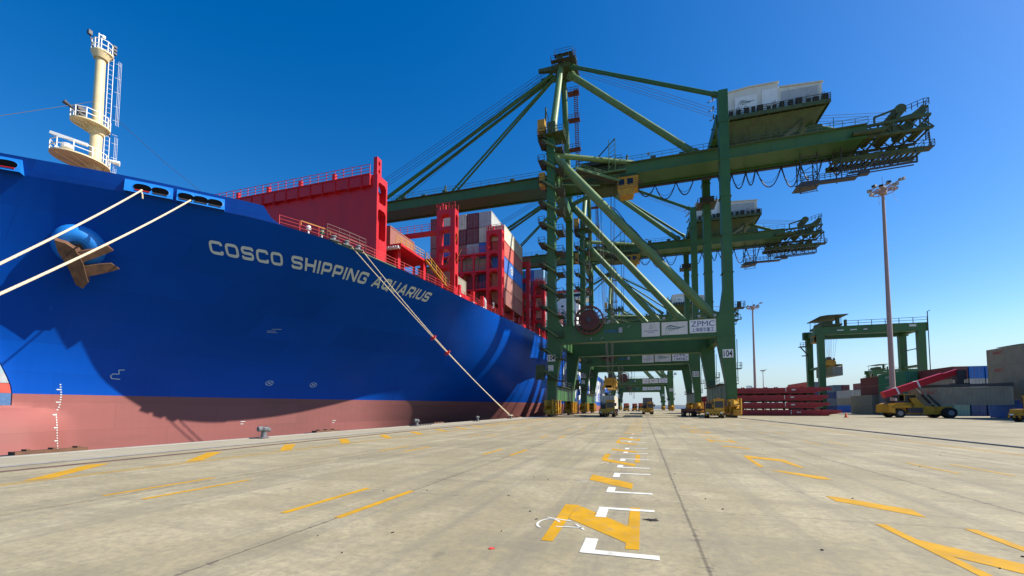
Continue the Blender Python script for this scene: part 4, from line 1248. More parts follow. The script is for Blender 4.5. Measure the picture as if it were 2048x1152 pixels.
    for i in range(10): g.box(16 + i * 2, 16.14 + i * 2, 89.7, 102.1, 58.2, 58.5)
    g.box(15.9, 34.2, 89.5, 89.62, 58.2, 58.95)
    T_ = [(15.2, 90.2), (33.6, 90.2), (33.6, 101.6), (15.2, 101.6)]; U_ = [(15.0, 91.2), (30.0, 91.2), (30.0, 100.4), (15.0, 100.4)]; V_ = [(15.0, 92.6), (25.6, 92.6), (25.6, 97.2), (15.0, 97.2)]
    vs = [(a, b_, 58.2) for a, b_ in T_] + [(a, b_, 56.9) for a, b_ in U_] + [(a, b_, 54.0) for a, b_ in V_]
    g.add(vs, [(k + i, k + (i + 1) % 4, k + 4 + (i + 1) % 4, k + 4 + i) for k in (0, 4) for i in range(4)] + [(11, 10, 9, 8)])
    for x in (18, 21, 24): g.prism([(91.1, 56.85), (92.5, 53.95), (92.6, 54.1), (91.25, 56.9)], 'yz', x, x + .12)
    g.bar((30.1, 91.0, 56.8), (25.7, 92.4, 54.0), .25, .25)
    PF = g.build('house_platform', dk, K, CO)
    g = MB()
    g.prism([(16.7, 58.95), (33.4, 58.95), (33.4, 63.3), (26.2, 63.8), (26.2, 64.9), (21, 65.0), (16.7, 64.6)], 'xz', 91.0, 101.0, 0)
    g.prism([(16.6, 64.6), (21, 65.02), (26.3, 64.92), (26.3, 65.15), (21, 65.25), (16.5, 64.85)], 'xz', 90.8, 101.2, 1)
    g.prism([(26.3, 63.82), (33.6, 63.32), (33.6, 63.55), (26.3, 64.05)], 'xz', 90.8, 101.2, 1); g.box(16.6, 16.9, 90.85, 101.1, 58.95, 63.7, 1)
    for x in (18.2, 22.6, 23.0, 26.0, 32.9): g.box(x, x + .18, 90.93, 91, 58.95, 63.2, 1)
    g.box(18.5, 22.5, 90.9, 91, 60.6, 63.4, 2); g.box(23.3, 26, 90.9, 91, 60.8, 63.9, 2); g.box(26.6, 32.7, 90.93, 91, 60.2, 62.9, 3)
    for i in range(28): g.box(17 + i * .58, 17.04 + i * .58, 90.97, 91, 59, 60.5, 1)
    MH = g.build('machinery_house', [M['hut'], M['hut_trim'], M['white'], CM['grey']], K, CO)
    b_ = MB(); swoosh(b_, 20.5, 90.88, 62.05, 1.0, 0, lambda u, v, d: (u, d, v)); b_.build('house_emblem', M['teal_ink'], MH, CO)
    g = MB()
    g.rail([(15.9, 102.2, 58.95), (15.9, 89.6, 58.95), (34.2, 89.6, 58.95), (34.2, 102.2, 58.95)], 1.15, 1.3, .04, mids=2)
    rr = random.Random(11)
    x = 17.2
    while x < 33.5:
        wd = rr.uniform(.5, 1.0)
        g.box(x, x + wd, 89.68, 90.25, 58.95, 58.95 + rr.uniform(.7, 1.35), 1)
        if rr.random() < .4: g.path([(x, 89.9, 60.1), (x + .1, 89.9, 60.6), (x + .45, 89.9, 60.7), (x + .6, 89.9, 60.2)], .05, 5)
        x += wd + rr.uniform(.35, .9)
    g.build('house_railing', [M['grating'], M['black']], PF, CO)
    # zigzag stairs against the land-side post of the house
    g = MB()
    for k in range(5):
        z = 54 + k * 1.9
        g.bar((14.0 - .2 * k, 88.0, z), (14.6, 90.5, z + 1.9), .5, .12); g.rail([(14.0, 88, z), (14.6, 90.5, z + 1.9)], .9, 1.2, .03)
    g.build('house_stair', M['grating'], PF, CO)
    # stair tower winding round the seaward near leg
    g = MB(); z = 7.0; k = 0
    while z < 56:
        x0, x1 = XW - 2.35, XW + 2.35
        g.box(x0 - .1, x0 + 1.4, YN - 1.9, YN + 1.9, z + 2.15, z + 2.25); g.box(x1 - 1.4, x1 + .2, YN - 1.9, YN + 1.9, z, z + .1)
        g.rail([(x0 + 1.3, YN - 1.9, z + 2.25), (x0 - .1, YN - 1.9, z + 2.25), (x0 - .1, YN + 1.9, z + 2.25), (x0 + 1.3, YN + 1.9, z + 2.25)], 1.1, 1.0, .035, mids=1)
        g.rail([(x1 - 1.3, YN - 1.9, z + .1), (x1 + .2, YN - 1.9, z + .1), (x1 + .2, YN + 1.9, z + .1), (x1 - 1.3, YN + 1.9, z + .1)], 1.1, 1.0, .035, mids=1)
        g.bar((x0 + .9, YN - 1.45, z + 2.2), (x1 - .9, YN - 1.45, z + .05), .75, .16, 1)
        g.bar((x0 + .9, YN - 1.85, z + 3.2), (x1 - .9, YN - 1.85, z + 1.05), .06, .06, 1); g.bar((x0 + .9, YN - 1.85, z + 2.3), (x1 - .9, YN - 1.85, z + .15), .08, .22, 1)
        g.bar((x0 + .9, YN + 1.45, z + 2.2), (x1 - .9, YN + 1.45, z + 4.35), .75, .16, 1)
        for q in (-1.5, 1.5): g.prism([(x0 + .2, z + 2.15), (x0 + 1.4, z + 2.15), (x0 + 1.4, z + 1.2)], 'xz', YN + q - .05, YN + q + .05)
        z += 4.3; k += 1
    g.build('stair_tower', [M['grating'], lt], K, CO)
    g = MB(); g.box(-19.9, -18.4, YN - 1.4, YN + .4, 58.6, 61.2); g.box(-19.6, -18.5, YN - 1.2, YN + .6, 47.2, 50.0); g.build('lift_box', M['yellow'], K, CO)
    g = MB()
    g.box(-19.8, -14.4, YN - 2.2, YN + 2.2, 57.4, 57.55); g.rail([(-19.8, YN - 2.2, 57.5), (-14.4, YN - 2.2, 57.5), (-14.4, YN + 2.2, 57.5)], 1.2, 1.0, .04)
    g.box(-17.9, -16.2, YN - 1.3, YN + 1.3, 58.0, 60.4); g.bar((-18.6, YN, 58), (-18.4, YN, 64.5), .3, .3); g.bar((-17.4, YN, 60), (-18.4, YN, 64.0), .14, .14)
    g.build('leg_head', dk, K, CO); g = MB()
    g.box(-19.8, -14.4, YF - 2.2, YF + 2.2, 57.4, 57.55); g.rail([(-19.8, YF - 2.2, 57.5), (-14.4, YF - 2.2, 57.5), (-14.4, YF + 2.2, 57.5)], 1.2, 1.0, .04)
    g.build('leg_head', dk, K, CO)
    # caged ladder up the far mast leg
    g = MB()
    p0, p1 = Vector((-14.6, 105, 55)), Vector((-14.4, 99.5, 79.5))
    for d in (-.35, .35): g.bar(p0 + Vector((d, 0, 0)), p1 + Vector((d, 0, 0)), .1, .1)
    for i in range(60):
        q = p0.lerp(p1, i / 60); g.bar(q - Vector((.55, 0, 0)), q + Vector((.55, 0, 0)), .12, .14)
    for f_ in (.18, .45, .72, .96):
        q = p0.lerp(p1, f_); g.box(q.x - 2.0, q.x + .8, q.y - .6, q.y + 1.2, q.z, q.z + .1); g.rail([(q.x - 2, q.y - .6, q.z), (q.x + .8, q.y - .6, q.z)], 1.1, .9, .04)
    g.build('caged_ladder', M['redbrown'], K, CO)
    # platforms round the boom hinge
    g = MB()
    g.box(-16.2, -2.6, 89.0, 90.4, 51.3, 51.45); g.rail([(-16.2, 89, 51.4), (-2.6, 89, 51.4)], 1.1, 1.2, .04, mids=2); g.bar((-16.2, 89, 51.35), (-2.6, 89, 51.35), .12, .3, 1)
    g.box(-17, -16, 86, 90.4, 51.2, 51.4, 1); g.box(-13, -3.5, 90.5, 99, 54.2, 54.4); g.rail([(-13, 90.5, 54.4), (-3.5, 90.5, 54.4)], 1.1, 1.2, .04)
    g.box(-12, -5, 92, 97, 54.4, 55.8); g.box(-10, -8.5, 91, 92, 54.4, 56)
    a_, b_ = Vector((-12.6, 86.3, 51.8)), Vector((-3.9, 90.6, 49.9))
    g.bar(a_, b_, .3, .45, 1); g.bar(a_ + Vector((0, 1.2, 0)), b_ + Vector((0, 1.2, 0)), 1.6, .12); g.rail([a_, b_], 1.1, 1.1, .045, 1, mids=2); g.bar((-17.2, 85.6, 50.6), a_, .25, .3, 1); g.bar((-16, 86, 48.6), (-8, 90, 49.2), .14, .2, 1)
    for x in (-6.0, -4.7):
        g.bar((x, 88.8, 51.4), (x, 88.8, 58.2), .14, .14, 1)
    for k in range(6): g.bar((-6, 88.8, 52 + k), (-4.7, 88.8, 53 + k), .08, .08, 1)
    g.bar((-4.7, 88.8, 58.2), (-8.5, 91, 56), .18, .18)
    g.build('hinge_platform', [M['grating'], lt], K, CO)
    # trolley and operator cab
    g = MB(); g.box(-11, -.4, 91.6, 98, 50.4, 51.5); g.box(-9, -5, 92.6, 97, 49.8, 50.4); g.tube((-9, 91.5, 50.6), (-9, 98, 50.6), .5, n=10); g.build('trolley', dk, K, CO)
    g = MB()
    g.box(-4.4, -.2, 90.6, 93.4, 48.1, 50.4, 0); g.prism([(-4.4, 48.1), (-.9, 48.1), (-1.3, 46.7), (-3.9, 46.7)], 'xz', 90.7, 93.3, 0)
    g.box(-4.5, -.1, 90.5, 93.5, 50.4, 50.55, 0)
    for i in range(5): g.box(-4.4, -.2, 90.54, 90.6, 48.2 + i * .45, 48.26 + i * .45, 2)
    g.box(-4.46, -4.4, 90.9, 93.1, 48.3, 50.0, 1); g.box(-4.2, -3.0, 90.54, 90.6, 48.9, 50.1, 1); g.box(-2.4, -1.2, 90.54, 90.6, 48.9, 50.1, 1)
    g.rail([(-.2, 90.5, 48.1), (.6, 90.5, 48.1), (.6, 93.5, 48.1)], 1.1, .7, .04, 2)
    g.build('operator_cab', [M['yellow'], M['glass'], M['redbrown']], K, CO)
    # festoon cable loops
    g = MB()
    loops = [(-.3, 3.4, 2.4), (3.4, 7.8, 3.6), (7.8, 11.4, 3.2), (16.2, 18.9, 3.6), (18.9, 21.6, 3.5), (21.6, 23.4, 3.1), (23.6, 28.2, 4.0), (28.2, 31.6, 4.6), (31.6, 35.4, 4.2), (36.6, 39.2, 3.4), (40.2, 42.8, 3.5), (43.4, 45.6, 3.3), (45.9, 47.6, 2.9)]
    for a, b_, d in loops:
        for off_, sc in ((0, 1), (.5, .72)):
            n_ = 18; pts = []
            for i in range(n_ + 1):
                t = i / n_; u = 2 * t - 1
                pts.append((a + (b_ - a) * (.5 + .5 * math.copysign(abs(u) ** 1.25, u)), 97.9 + off_, 51.6 - d * sc * (1 - abs(u) ** 2.6)))
            g.path(pts, .12 if sc == 1 else .04, 6)
    g.box(-.5, 44, 97.7, 98.5, 51.45, 51.6)
    g.build('festoon_cable', M['cable'], K, CO)
    # tail of the girder: machinery deck, sheaves, open maintenance platforms slung below
    g = MB()
    g.box(36.2, 50.6, 95.2, 95.6, 49.3, 50.2); g.box(36.2, 50.6, 98.4, 98.8, 49.3, 50.2)
    for i in range(17): g.box(36.3 + .88 * i, 36.55 + .88 * i, 95.6, 98.4, 49.5, 49.9)
    for y in (92.2, 97.4):
        g.bar((40.4, y, 53.9), (50.2, y, 54.3), .35, .45); g.bar((40.4, y, 51.9), (50.4, y, 51.9), .35, .45)
        for i in range(5): g.bar((40.6 + 2 * i, y, 51.9), (42.6 + 2 * i if i % 2 else 40.6 + 2 * i, y, 54.1), .2, .2); g.bar((40.6 + 2 * i, y, 54.1), (42.6 + 2 * i, y, 51.9), .16, .16)
    for i in range(6): g.bar((40.6 + 1.9 * i, 92.2, 51.9), (40.6 + 1.9 * i, 97.4, 51.9), .2, .3); g.bar((41 + 1.8 * i, 92.2, 54.1), (41 + 1.8 * i, 97.4, 54.1), .2, .25)
    for x, z, r_ in ((42, 53.0, .7), (44.4, 52.8, .9), (47.2, 53.1, .8), (49.4, 52.6, .6)): g.tube((x, 92.8, z), (x, 96.8, z), r_, n=14)
    g.box(43, 46, 92.4, 94, 52.2, 53.4); g.box(38, 43, 90.9, 91.6, 52.1, 52.7)
    for i in range(6): g.box(37 + 2.1 * i, 38.2 + 2.1 * i, 96 + .2 * (i % 2), 97.6, 50.2, 50.9 + .5 * ((i * 7) % 3) / 2)
    for x in (37, 41, 45, 49): g.bar((x, 97.2, 50.2), (x, 97.2, 52), .22, .22)
    TD = g.build('tail_machinery', dk, K, CO)
    g = MB(); g.prism([(44.6, 54.2), (49.2, 54.2), (50.2, 56.3), (49.4, 56.5), (47.6, 55.2), (44.6, 54.7)], 'xz', 92.6, 93.2); g.prism([(44.6, 54.2), (49.2, 54.2), (50.2, 56.3), (49.4, 56.5), (47.6, 55.2), (44.6, 54.7)], 'xz', 96.6, 97.2)
    for i in range(5): g.bar((45 + .9 * i, 92.9, 54.5 + .1 * i), (45 + .9 * i, 96.9, 54.5 + .1 * i), .2, .2)
    g.tube((46.0, 92.4, 56.4), (46.0, 96.4, 56.4), .9, n=16); g.bar((42.0, 92.6, 55.6), (45.6, 92.6, 56.6), .25, .3); g.bar((42, 92.6, 53.9), (42, 92.6, 55.7), .25, .25); g.bar((45.4, 92.6, 54.2), (46, 92.6, 56.4), .5, .5)
    g.build('tail_sheave', dk, TD, CO)
    g = MB(); g.prism([(30.6, 53.9), (33.8, 53.9), (33.6, 55.9), (32.0, 56.1), (30.9, 55.2)], 'xz', 92.2, 94.6); g.bar((29.4, 92.4, 53.9), (30.4, 92.4, 56.8), .4, .4); g.bar((27.5, 92.4, 54.2), (29.6, 92.4, 55.2), .5, .4); g.build('sheave_stand', dk, TD, CO)
    g = MB(); g.rail([(36.2, 95.2, 50.2), (50.6, 95.2, 50.2), (50.6, 98.8, 50.2)], 1.15, 1.5, .04); g.build('deck_rail', M['grating'], TD, CO)
    g = MB(); g.rail([(45, 92.5, 55), (49.4, 92.5, 56.4), (50.2, 92.5, 56.4), (50.2, 97.3, 56.4)], 1.2, 1.0, .045); g.build('top_rail', M['grating'], TD, CO)
    g = MB()
    g.bar((50.0, 92.6, 50.3), (50.1, 92.6, 56.3), .1, .1); g.bar((50.0, 93.6, 50.3), (50.1, 93.6, 56.3), .1, .1)
    for i in range(14): g.bar((50.05, 92.6, 50.5 + .42 * i), (50.05, 93.6, 50.5 + .42 * i), .14, .12)
    g.build('tail_ladder', M['grating'], TD, CO)
    g = MB(); g.box(50.6, 52.2, 95.2, 97, 49.9, 50.1); g.rail([(50.6, 95.2, 50.1), (52.2, 95.2, 50.1), (52.2, 97, 50.1)], 1.1, .8, .04); g.bar((51.6, 95.4, 50.1), (51.5, 95.4, 52.7), .2, .2); g.build('tail_platform', M['grating'], TD, CO)
    # lattice hangers and narrow platforms under the girder
    g = MB()
    g.prism([(29.6, 45.2), (30.6, 46.2), (33.6, 46.2), (33.8, 45.4), (31, 45.1)], 'xz', 94.6, 97.2); g.box(33.6, 40.2, 95.0, 96.6, 46.0, 46.2); g.rail([(30, 94.8, 46.2), (40.2, 94.9, 46.3)], 1.1, .9, .045, mids=2); g.bar((29.4, 94.6, 45.4), (40.2, 94.8, 46.0), .12, .22)
    for x in (30.6, 33.4, 37.4):
        for y in (94.8, 97.0): g.bar((x, y, 46), (x, y, 52), .15, .15)
        g.bar((x, 94.8, 47), (x, 97, 50.5), .09, .09)
    for k in range(3): g.bar((30.6, 94.8, 46.4 + 1.6 * k), (33.4, 94.8, 48 + 1.6 * k), .1, .1); g.bar((30.6, 94.8, 48 + 1.6 * k), (33.4, 94.8, 48 + 1.6 * k), .09, .09)
    g.bar((33.4, 94.8, 51.6), (37.4, 94.8, 47.5), .1, .1); g.bar((33.4, 94.8, 49.6), (37.4, 94.8, 49.6), .09, .09)
    for q in (30.2, 33): g.bar((q, 94.8, 45.4), (q + .3, 94.8, 43.9), .1, .1)
    g.bar((30.3, 94.8, 43.9), (33.3, 94.8, 44.1), .1, .1); g.bar((30.3, 94.8, 43.9), (32.6, 94.8, 45.4), .1, .1)
    g.build('slung_platform', M['darksteel'], TD, CO)
    g = MB()
    g.bar((38.6, 95.0, 46.9), (49.4, 95.0, 47.3), .16, .35); g.bar((38.6, 96.2, 46.9), (49.4, 96.2, 47.3), .12, .2); g.rail([(37, 95.0, 47.0), (49.4, 95.0, 47.4)], 1.0, 1.0, .045, mids=2)
    for x in (39.4, 40.6, 44.4, 46.5, 49.3): g.bar((x, 95.1, 47.1), (x, 95.1, 49.6), .12, .12)
    g.bar((41.0, 95.1, 47.1), (44.2, 95.1, 49.5), .3, .25); g.bar((42.2, 95.1, 47.1), (45.2, 95.1, 49.5), .1, .1); g.box(40.4, 42, 94.9, 96, 46.3, 46.9)
    for k in range(8): g.path([(37.3 + .35 * k, 95.4, 49.4), (37.4 + .35 * k, 95.4, 47.2)], .04, 4)
    g.build('slung_walkway', M['darksteel'], TD, CO)
    for x in (20, 26, 35):
        g = MB(); g.bar((x, YB0 - 1, 53.9), (x, YB0 - 1, 56.0), .08, .08); g.build('girder_post', M['grating'], K, CO)
    # cable reel on the front of the portal beam
    g = MB(); c = Vector((-9.7, YN - 1.6, 18.7))
    for rr_, wd in ((2.65, .16), (1.9, .10)):
        n_ = 36
        ring = [c + Vector((rr_ * math.cos(2 * math.pi * k / n_), 0, rr_ * math.sin(2 * math.pi * k / n_))) for k in range(n_ + 1)]
        for dy in (-.28, .28): g.path([p_ + Vector((0, dy, 0)) for p_ in ring], wd, 5)
    for k in range(18):
        a = 2 * math.pi * k / 18; d = Vector((math.cos(a), 0, math.sin(a)))
        for dy in (-.3, .3): g.bar(c + d * .5 + Vector((0, dy, 0)), c + d * 2.9 + Vector((0, dy, 0)), .12, .08)
    g.tube(c - Vector((0, .12, 0)), c + Vector((0, .12, 0)), 1.75, n=32, mi=0); g.tube(c - Vector((0, .5, 0)), c + Vector((0, .9, 0)), .5, n=14, mi=1)
    g.build('cable_reel', [M['redbrown'], M['darksteel']], K, CO)
    # electrical cabinet and stair by the seaward near foot
    g = MB(); g.box(-20.4, -15.9, YN - 2.4, YN - 1.0, 7.3, 7.42); g.box(-20.2, -18.6, YN - 2.2, YN - 1.0, 7.42, 10.2); g.box(-20.25, -20.2, YN - 2.1, YN - 1.1, 7.6, 10.0, 1)
    g.rail([(-20.4, YN - 2.4, 7.4), (-15.9, YN - 2.4, 7.4)], 1.1, 1, .035); g.box(-18.0, -16.9, YN - 1.02, YN - .97, 9.0, 10.2, 2); g.box(-19.2, -18.3, YN - 1.6, YN - 1, 5.6, 7.2, 3)
    g.build('electrical_cabinet', [M['crane_dark'], M['orange'], M['hut'], M['blue_ink']], K, CO)
    for x, y, z in ((-6, YN - 1.1, 18.3), (4, YN - 1.1, 18.3), (10, YN - 1.1, 18.3), (12.6, YN - 1.2, 18.3), (-12, 91.5, 55.3), (-8, 91.5, 55.3), (2, 91.5, 55.3)):
        g = MB(); g.cbox((x, y, z), (.5, .35, .4)); g.bar((x, y, z - .45), (x, y, z - .1), .08, .08); g.build('flood_light', M['lamp'], K, CO)
    return K
def zt_tie(s_): return 49.0 if s_ > 0 else 54.6
def swoosh(mb, cx, y, cz, h, mi, fn):
    """three nested breaking-wave strokes"""
    for r_, tail, th in ((1.0, 2.6, .24), (.62, 1.85, .20), (.28, .95, .15)):
        pts = []
        for i in range(11):
            a = math.pi * (1.22 - .82 * i / 10); pts.append((-.75 + r_ * math.cos(a), -.62 + r_ * 1.15 * math.sin(a)))
        x0, z0 = pts[-1]
        for i in range(1, 9):
            t = i / 8; pts.append((x0 + (tail - .2) * t, z0 - .42 * r_ * math.sin(t * 2.4) + .12 * t))
        n_ = len(pts)
        for i in range(n_ - 1):
            (a, b_), (c, d) = pts[i], pts[i + 1]
            t0 = th * max(.02, math.sin(math.pi * min(1, .1 + .9 * i / n_))) ** .6; t1 = th * max(.02, math.sin(math.pi * min(1, .1 + .9 * (i + 1) / n_))) ** .6
            mb.add([fn(cx + a * h * .8, cz + (b_ - t0 / 2) * h * .8, y - .003), fn(cx + c * h * .8, cz + (d - t1 / 2) * h * .8, y - .003), fn(cx + c * h * .8, cz + (d + t1 / 2) * h * .8, y - .003), fn(cx + a * h * .8, cz + (b_ + t0 / 2) * h * .8, y - .003)], [(0, 1, 2, 3)], mi)
def number_plates(K, num):
    for x0, x1, z0, z1 in ((13.75, 15.45, 10.6, 12.1), (-18.1, -16.5, 10.95, 12.3)):
        g = MB(); y = YN - .96
        g.box(x0, x1, y - .04, y, z0, z1, 0)
        g.text(num, lambda u, v: (x0 + .14 + u * (x1 - x0 - .28), y - .044, z0 + .22 + v * (z1 - z0 - .44)), 1, bold=.02)
        g.build('number_plate', [M['white'], M['black_ink']], K, CO)
CR = make_crane()
cranes = [CR] + [copy_tree(CR) for _ in range(3)]
for K, dy, num, lab in zip(cranes, (0, 48, 160, 255), ('104', '103', '102', '101'),
        ('nearest tall green quay crane, plates numbered 104, its boom over the ship', 'green quay crane second in the row, standing right behind the crane numbered 104',
         'green quay crane third in the row, smaller in the distance', 'farthest small green quay crane at the end of the row, seen under the portals')):
    K.location = (CO[0], CO[1] + dy, 0)
    tag(K, lab, 'crane', 'ship to shore cranes in a row along the quay')
    number_plates(K, num)
# spreader hanging under the first crane
def make_spreader(name, loc, L=12.2, rz=0, m=None, head=True):
    r_ = empty(name, loc, rz); m = m or M['yellow']
    g = MB(); g.box(-.6, .6, -L / 2, L / 2, .0, .45)
    for y in (-L / 2, L / 2 - .4): g.box(-1.2, 1.2, y, y + .4, -.05, .5)
    for x in (-1.15, 1.0):
        for y in (-L / 2, L / 2 - .25): g.box(x, x + .18, y, y + .25, -.35, 0)
    g.build('beam', m, r_)
    if not head: return r_
    g = MB(); g.box(-1.3, 1.3, -1.7, 1.7, .5, 1.3); g.prism([(-1.5, 1.3), (1.5, 1.3), (1.0, 2.3), (-1.0, 2.3)], 'xz', -1.5, 1.5); g.build('head_block', M['yellow'], r_)
    g = MB()
    for x in (-1.05, 1.05):
        for y in (-1.0, 1.0): g.tube((x - .12, y, 2.3), (x + .12, y, 2.3), .55, n=14)
    g.box(-.5, .5, -.6, .6, 2.3, 3.2)
    g.build('sheave', M['darksteel'], r_)
    return r_
sp = make_spreader('spreader', (-6.6, 94.2, 5.8)); tag(sp, 'yellow lifting spreader hanging beneath the nearest crane above the white container truck', 'spreader')
# ---------------------------------------------------------------- containers (corrugated boxes with frame, castings, doors)
def container_mesh(L, H=2.59, W=2.44):
    g = MB(); d = .05
    def corr(p0, du, dv, n_, wd, ht):
        """corrugated panel: p0 origin, du along, dv up, normal n_"""
        p0, du, dv, n_ = Vector(p0), Vector(du), Vector(dv), Vector(n_)
        k = max(4, int(wd / .28)); s_ = wd / k; pts = []
        for i in range(k):
            for f_, dd in ((0, 0), (.25, 0), (.5, -d), (.75, -d)): pts.append((s_ * (i + f_), dd))
        pts.append((wd, 0))
        vs = [p0 + du * u + n_ * o + dv * z for z in (0, ht) for u, o in pts]
        m_ = len(pts)
        g.add(vs, [(i, i + 1, m_ + i + 1, m_ + i) for i in range(m_ - 1)])
    x, y = W / 2, L / 2
    corr((-x + .02, -y + .1, .16), (0, 1, 0), (0, 0, 1), (-1, 0, 0), L - .2, H - .28)
    corr((x - .02, -y + .1, .16), (0, 1, 0), (0, 0, 1), (1, 0, 0), L - .2, H - .28)
    corr((-x + .1, y - .02, .16), (1, 0, 0), (0, 0, 1), (0, 1, 0), W - .2, H - .28)
    g.add([(-x + .05, -y + .05, H - .04), (x - .05, -y + .05, H - .04), (x - .05, y - .05, H - .04), (-x + .05, y - .05, H - .04)], [(0, 1, 2, 3)])
    g.add([(-x + .05, -y + .05, .1), (x - .05, -y + .05, .1), (x - .05, y - .05, .1), (-x + .05, y - .05, .1)], [(3, 2, 1, 0)])
    for sx in (-1, 1):
        g.box(sx * x - (.1 if sx > 0 else 0), sx * x + (.1 if sx < 0 else 0), -y + .12, y - .12, 0.02, .16); g.box(sx * x - (.06 if sx > 0 else 0), sx * x + (.06 if sx < 0 else 0), -y + .12, y - .12, H - .12, H)
        for sy in (-1, 1):
            a, b_ = sx * x, sy * y
            g.box(min(a, a - sx * .12), max(a, a - sx * .12), min(b_, b_ - sy * .12), max(b_, b_ - sy * .12), 0, H)
    for sy in (-1, 1):
        b_ = sy * y
        for z in (.02, H - .14): g.box(-x + .12, x - .12, min(b_, b_ - sy * .1), max(b_, b_ - sy * .1), z, z + .13)
    # door end faces -Y: two flat leaves, bars
    g.box(-x + .12, -.01, -y + .03, -y + .08, .16, H - .15); g.box(.01, x - .12, -y + .03, -y + .08, .16, H - .15)
    for q in (-.85, -.35, .35, .85): g.tube((q, -y + .01, .12), (q, -y + .01, H - .12), .025, n=6, mi=1)
    for q in (-.6, .6): g.box(q - .2, q + .2, -y, -y + .02, 1.0, 1.05, 1)
    return g.build('container', [CM['grey'], M['grey_steel']], mesh_only=True)
CMESH = {'long': container_mesh(12.19), 'short': container_mesh(6.06), 'tall': container_mesh(12.19, 2.9), 'shorttall': container_mesh(6.06, 2.9)}
CROWN = {'cream': 'cream', 'grey': 'light grey', 'maroon': 'dark maroon', 'red': 'bright red', 'brown': 'brown', 'blue': 'blue', 'navy': 'navy blue', 'teal': 'teal', 'green': 'green', 'tan': 'tan grey', 'salmon': 'salmon brown', 'lightblue': 'pale blue', 'white': 'white', 'orange': 'orange', 'slate': 'slate grey', 'seagreen': 'sea green'}
def container(kind, colr, x, y, z, rz=0, label='', group=None):
    o = bpy.data.objects.new('container', CMESH[kind]); C.objects.link(o)
    o.location = (x, y, z); o.rotation_euler = (0, 0, rz)
    o.material_slots[0].link = 'OBJECT'; o.material_slots[0].material = CM[colr]
    tag(o, CROWN[colr] + ' container ' + label, 'container', group)
    return o
ORD = ['bottom', 'second', 'third', 'fourth', 'fifth', 'sixth', 'seventh']
COL = ['outermost', 'second', 'third', 'fourth', 'fifth', 'innermost']
def tier(i, n): return 'top of' if i == n - 1 else ORD[i] + ' tier of'
cols = [['brown', 'salmon', 'blue', 'red', 'cream'], ['maroon', 'navy', 'tan', 'blue', 'cream', 'grey'], ['brown', 'maroon', 'tan', 'grey', 'maroon', 'maroon'],
        ['navy', 'brown', 'tan', 'brown', 'maroon', 'cream'], ['maroon', 'tan', 'brown', 'blue', 'navy', 'cream'], ['brown', 'maroon', 'tan', 'brown', 'brown', 'maroon']]
SG = 'containers stacked on the ship deck'
for i, c in enumerate(cols):
    for k, cc in enumerate(c):
        container('shorttall', cc, -25.15 - 2.55 * i, 73.0 + 3.03, 20.75 + 2.98 * k, 0, 'on ship, %s the %s column facing the bow' % (tier(k, len(c)), COL[i]), SG)
cols2 = [['brown', 'salmon', 'blue', 'brown', 'tan'], ['brown', 'navy', 'maroon', 'blue', 'tan', 'tan']]
for i, c in enumerate(cols2):
    for k, cc in enumerate(c):
        if i == 1 and k < 4: continue
        container('shorttall', cc, -25.15 - 2.55 * i, 79.3 + 3.03, 20.75 + 2.98 * k, 0, 'on ship, %s the %s column, next bay aft' % (tier(k, len(c)), COL[i]), SG)
for k, (cc, x) in enumerate((('brown', -31.9), ('blue', -34.5), ('navy', -37.1), ('brown', -39.7))):
    container('short', cc, x, 46.5 + 3.03, 22.55, 0, 'right behind the red breakwater, %s in its row' % COL[k], SG)
for k, (cc, x) in enumerate((('tan', -29.9), ('brown', -32.5), ('tan', -35.1), ('navy', -37.7), ('maroon', -40.3))):
    container('short', cc, x, 60.4 + 3.03, 20.7, 0, 'between the forward lashing bridges, %s in its row' % COL[k], SG)
col4 = [['seagreen', 'white', 'white', 'brown', 'lightblue'], ['brown', 'maroon', 'tan', 'navy', 'blue'], ['brown', 'tan', 'maroon', 'navy', 'teal'], ['navy', 'tan', 'brown', 'blue', 'teal']]
for i, c in enumerate(col4):
    for k, cc in enumerate(c):
        container('tall', cc, -24.1 - 2.52 * i, 101.0 + 6.1, 20.7 + 3.1 * k, 0, 'on ship, %s the %s column beside the nearest crane legs' % (tier(k, len(c)), COL[i]), SG)
for b_, (y0, cc_) in enumerate(((116, ['teal', 'white', 'maroon']), (131, ['maroon', 'white', 'teal']), (146, ['blue', 'tan', 'white']), (162, ['white', 'red', 'tan']), (177, ['navy', 'brown', 'white']))):
    for i in range(2):
        for k, cc in enumerate(cc_ if i == 0 else cc_[::-1]):
            container('tall', cc, -24.0 - 2.52 * i, y0 + 6.1, 20.7 + 2.93 * k, 0, 'on ship, %s the %s column, %s bay past the crane' % (tier(k, 3), COL[i], ['first', 'second', 'third', 'fourth', 'fifth'][b_]), SG)
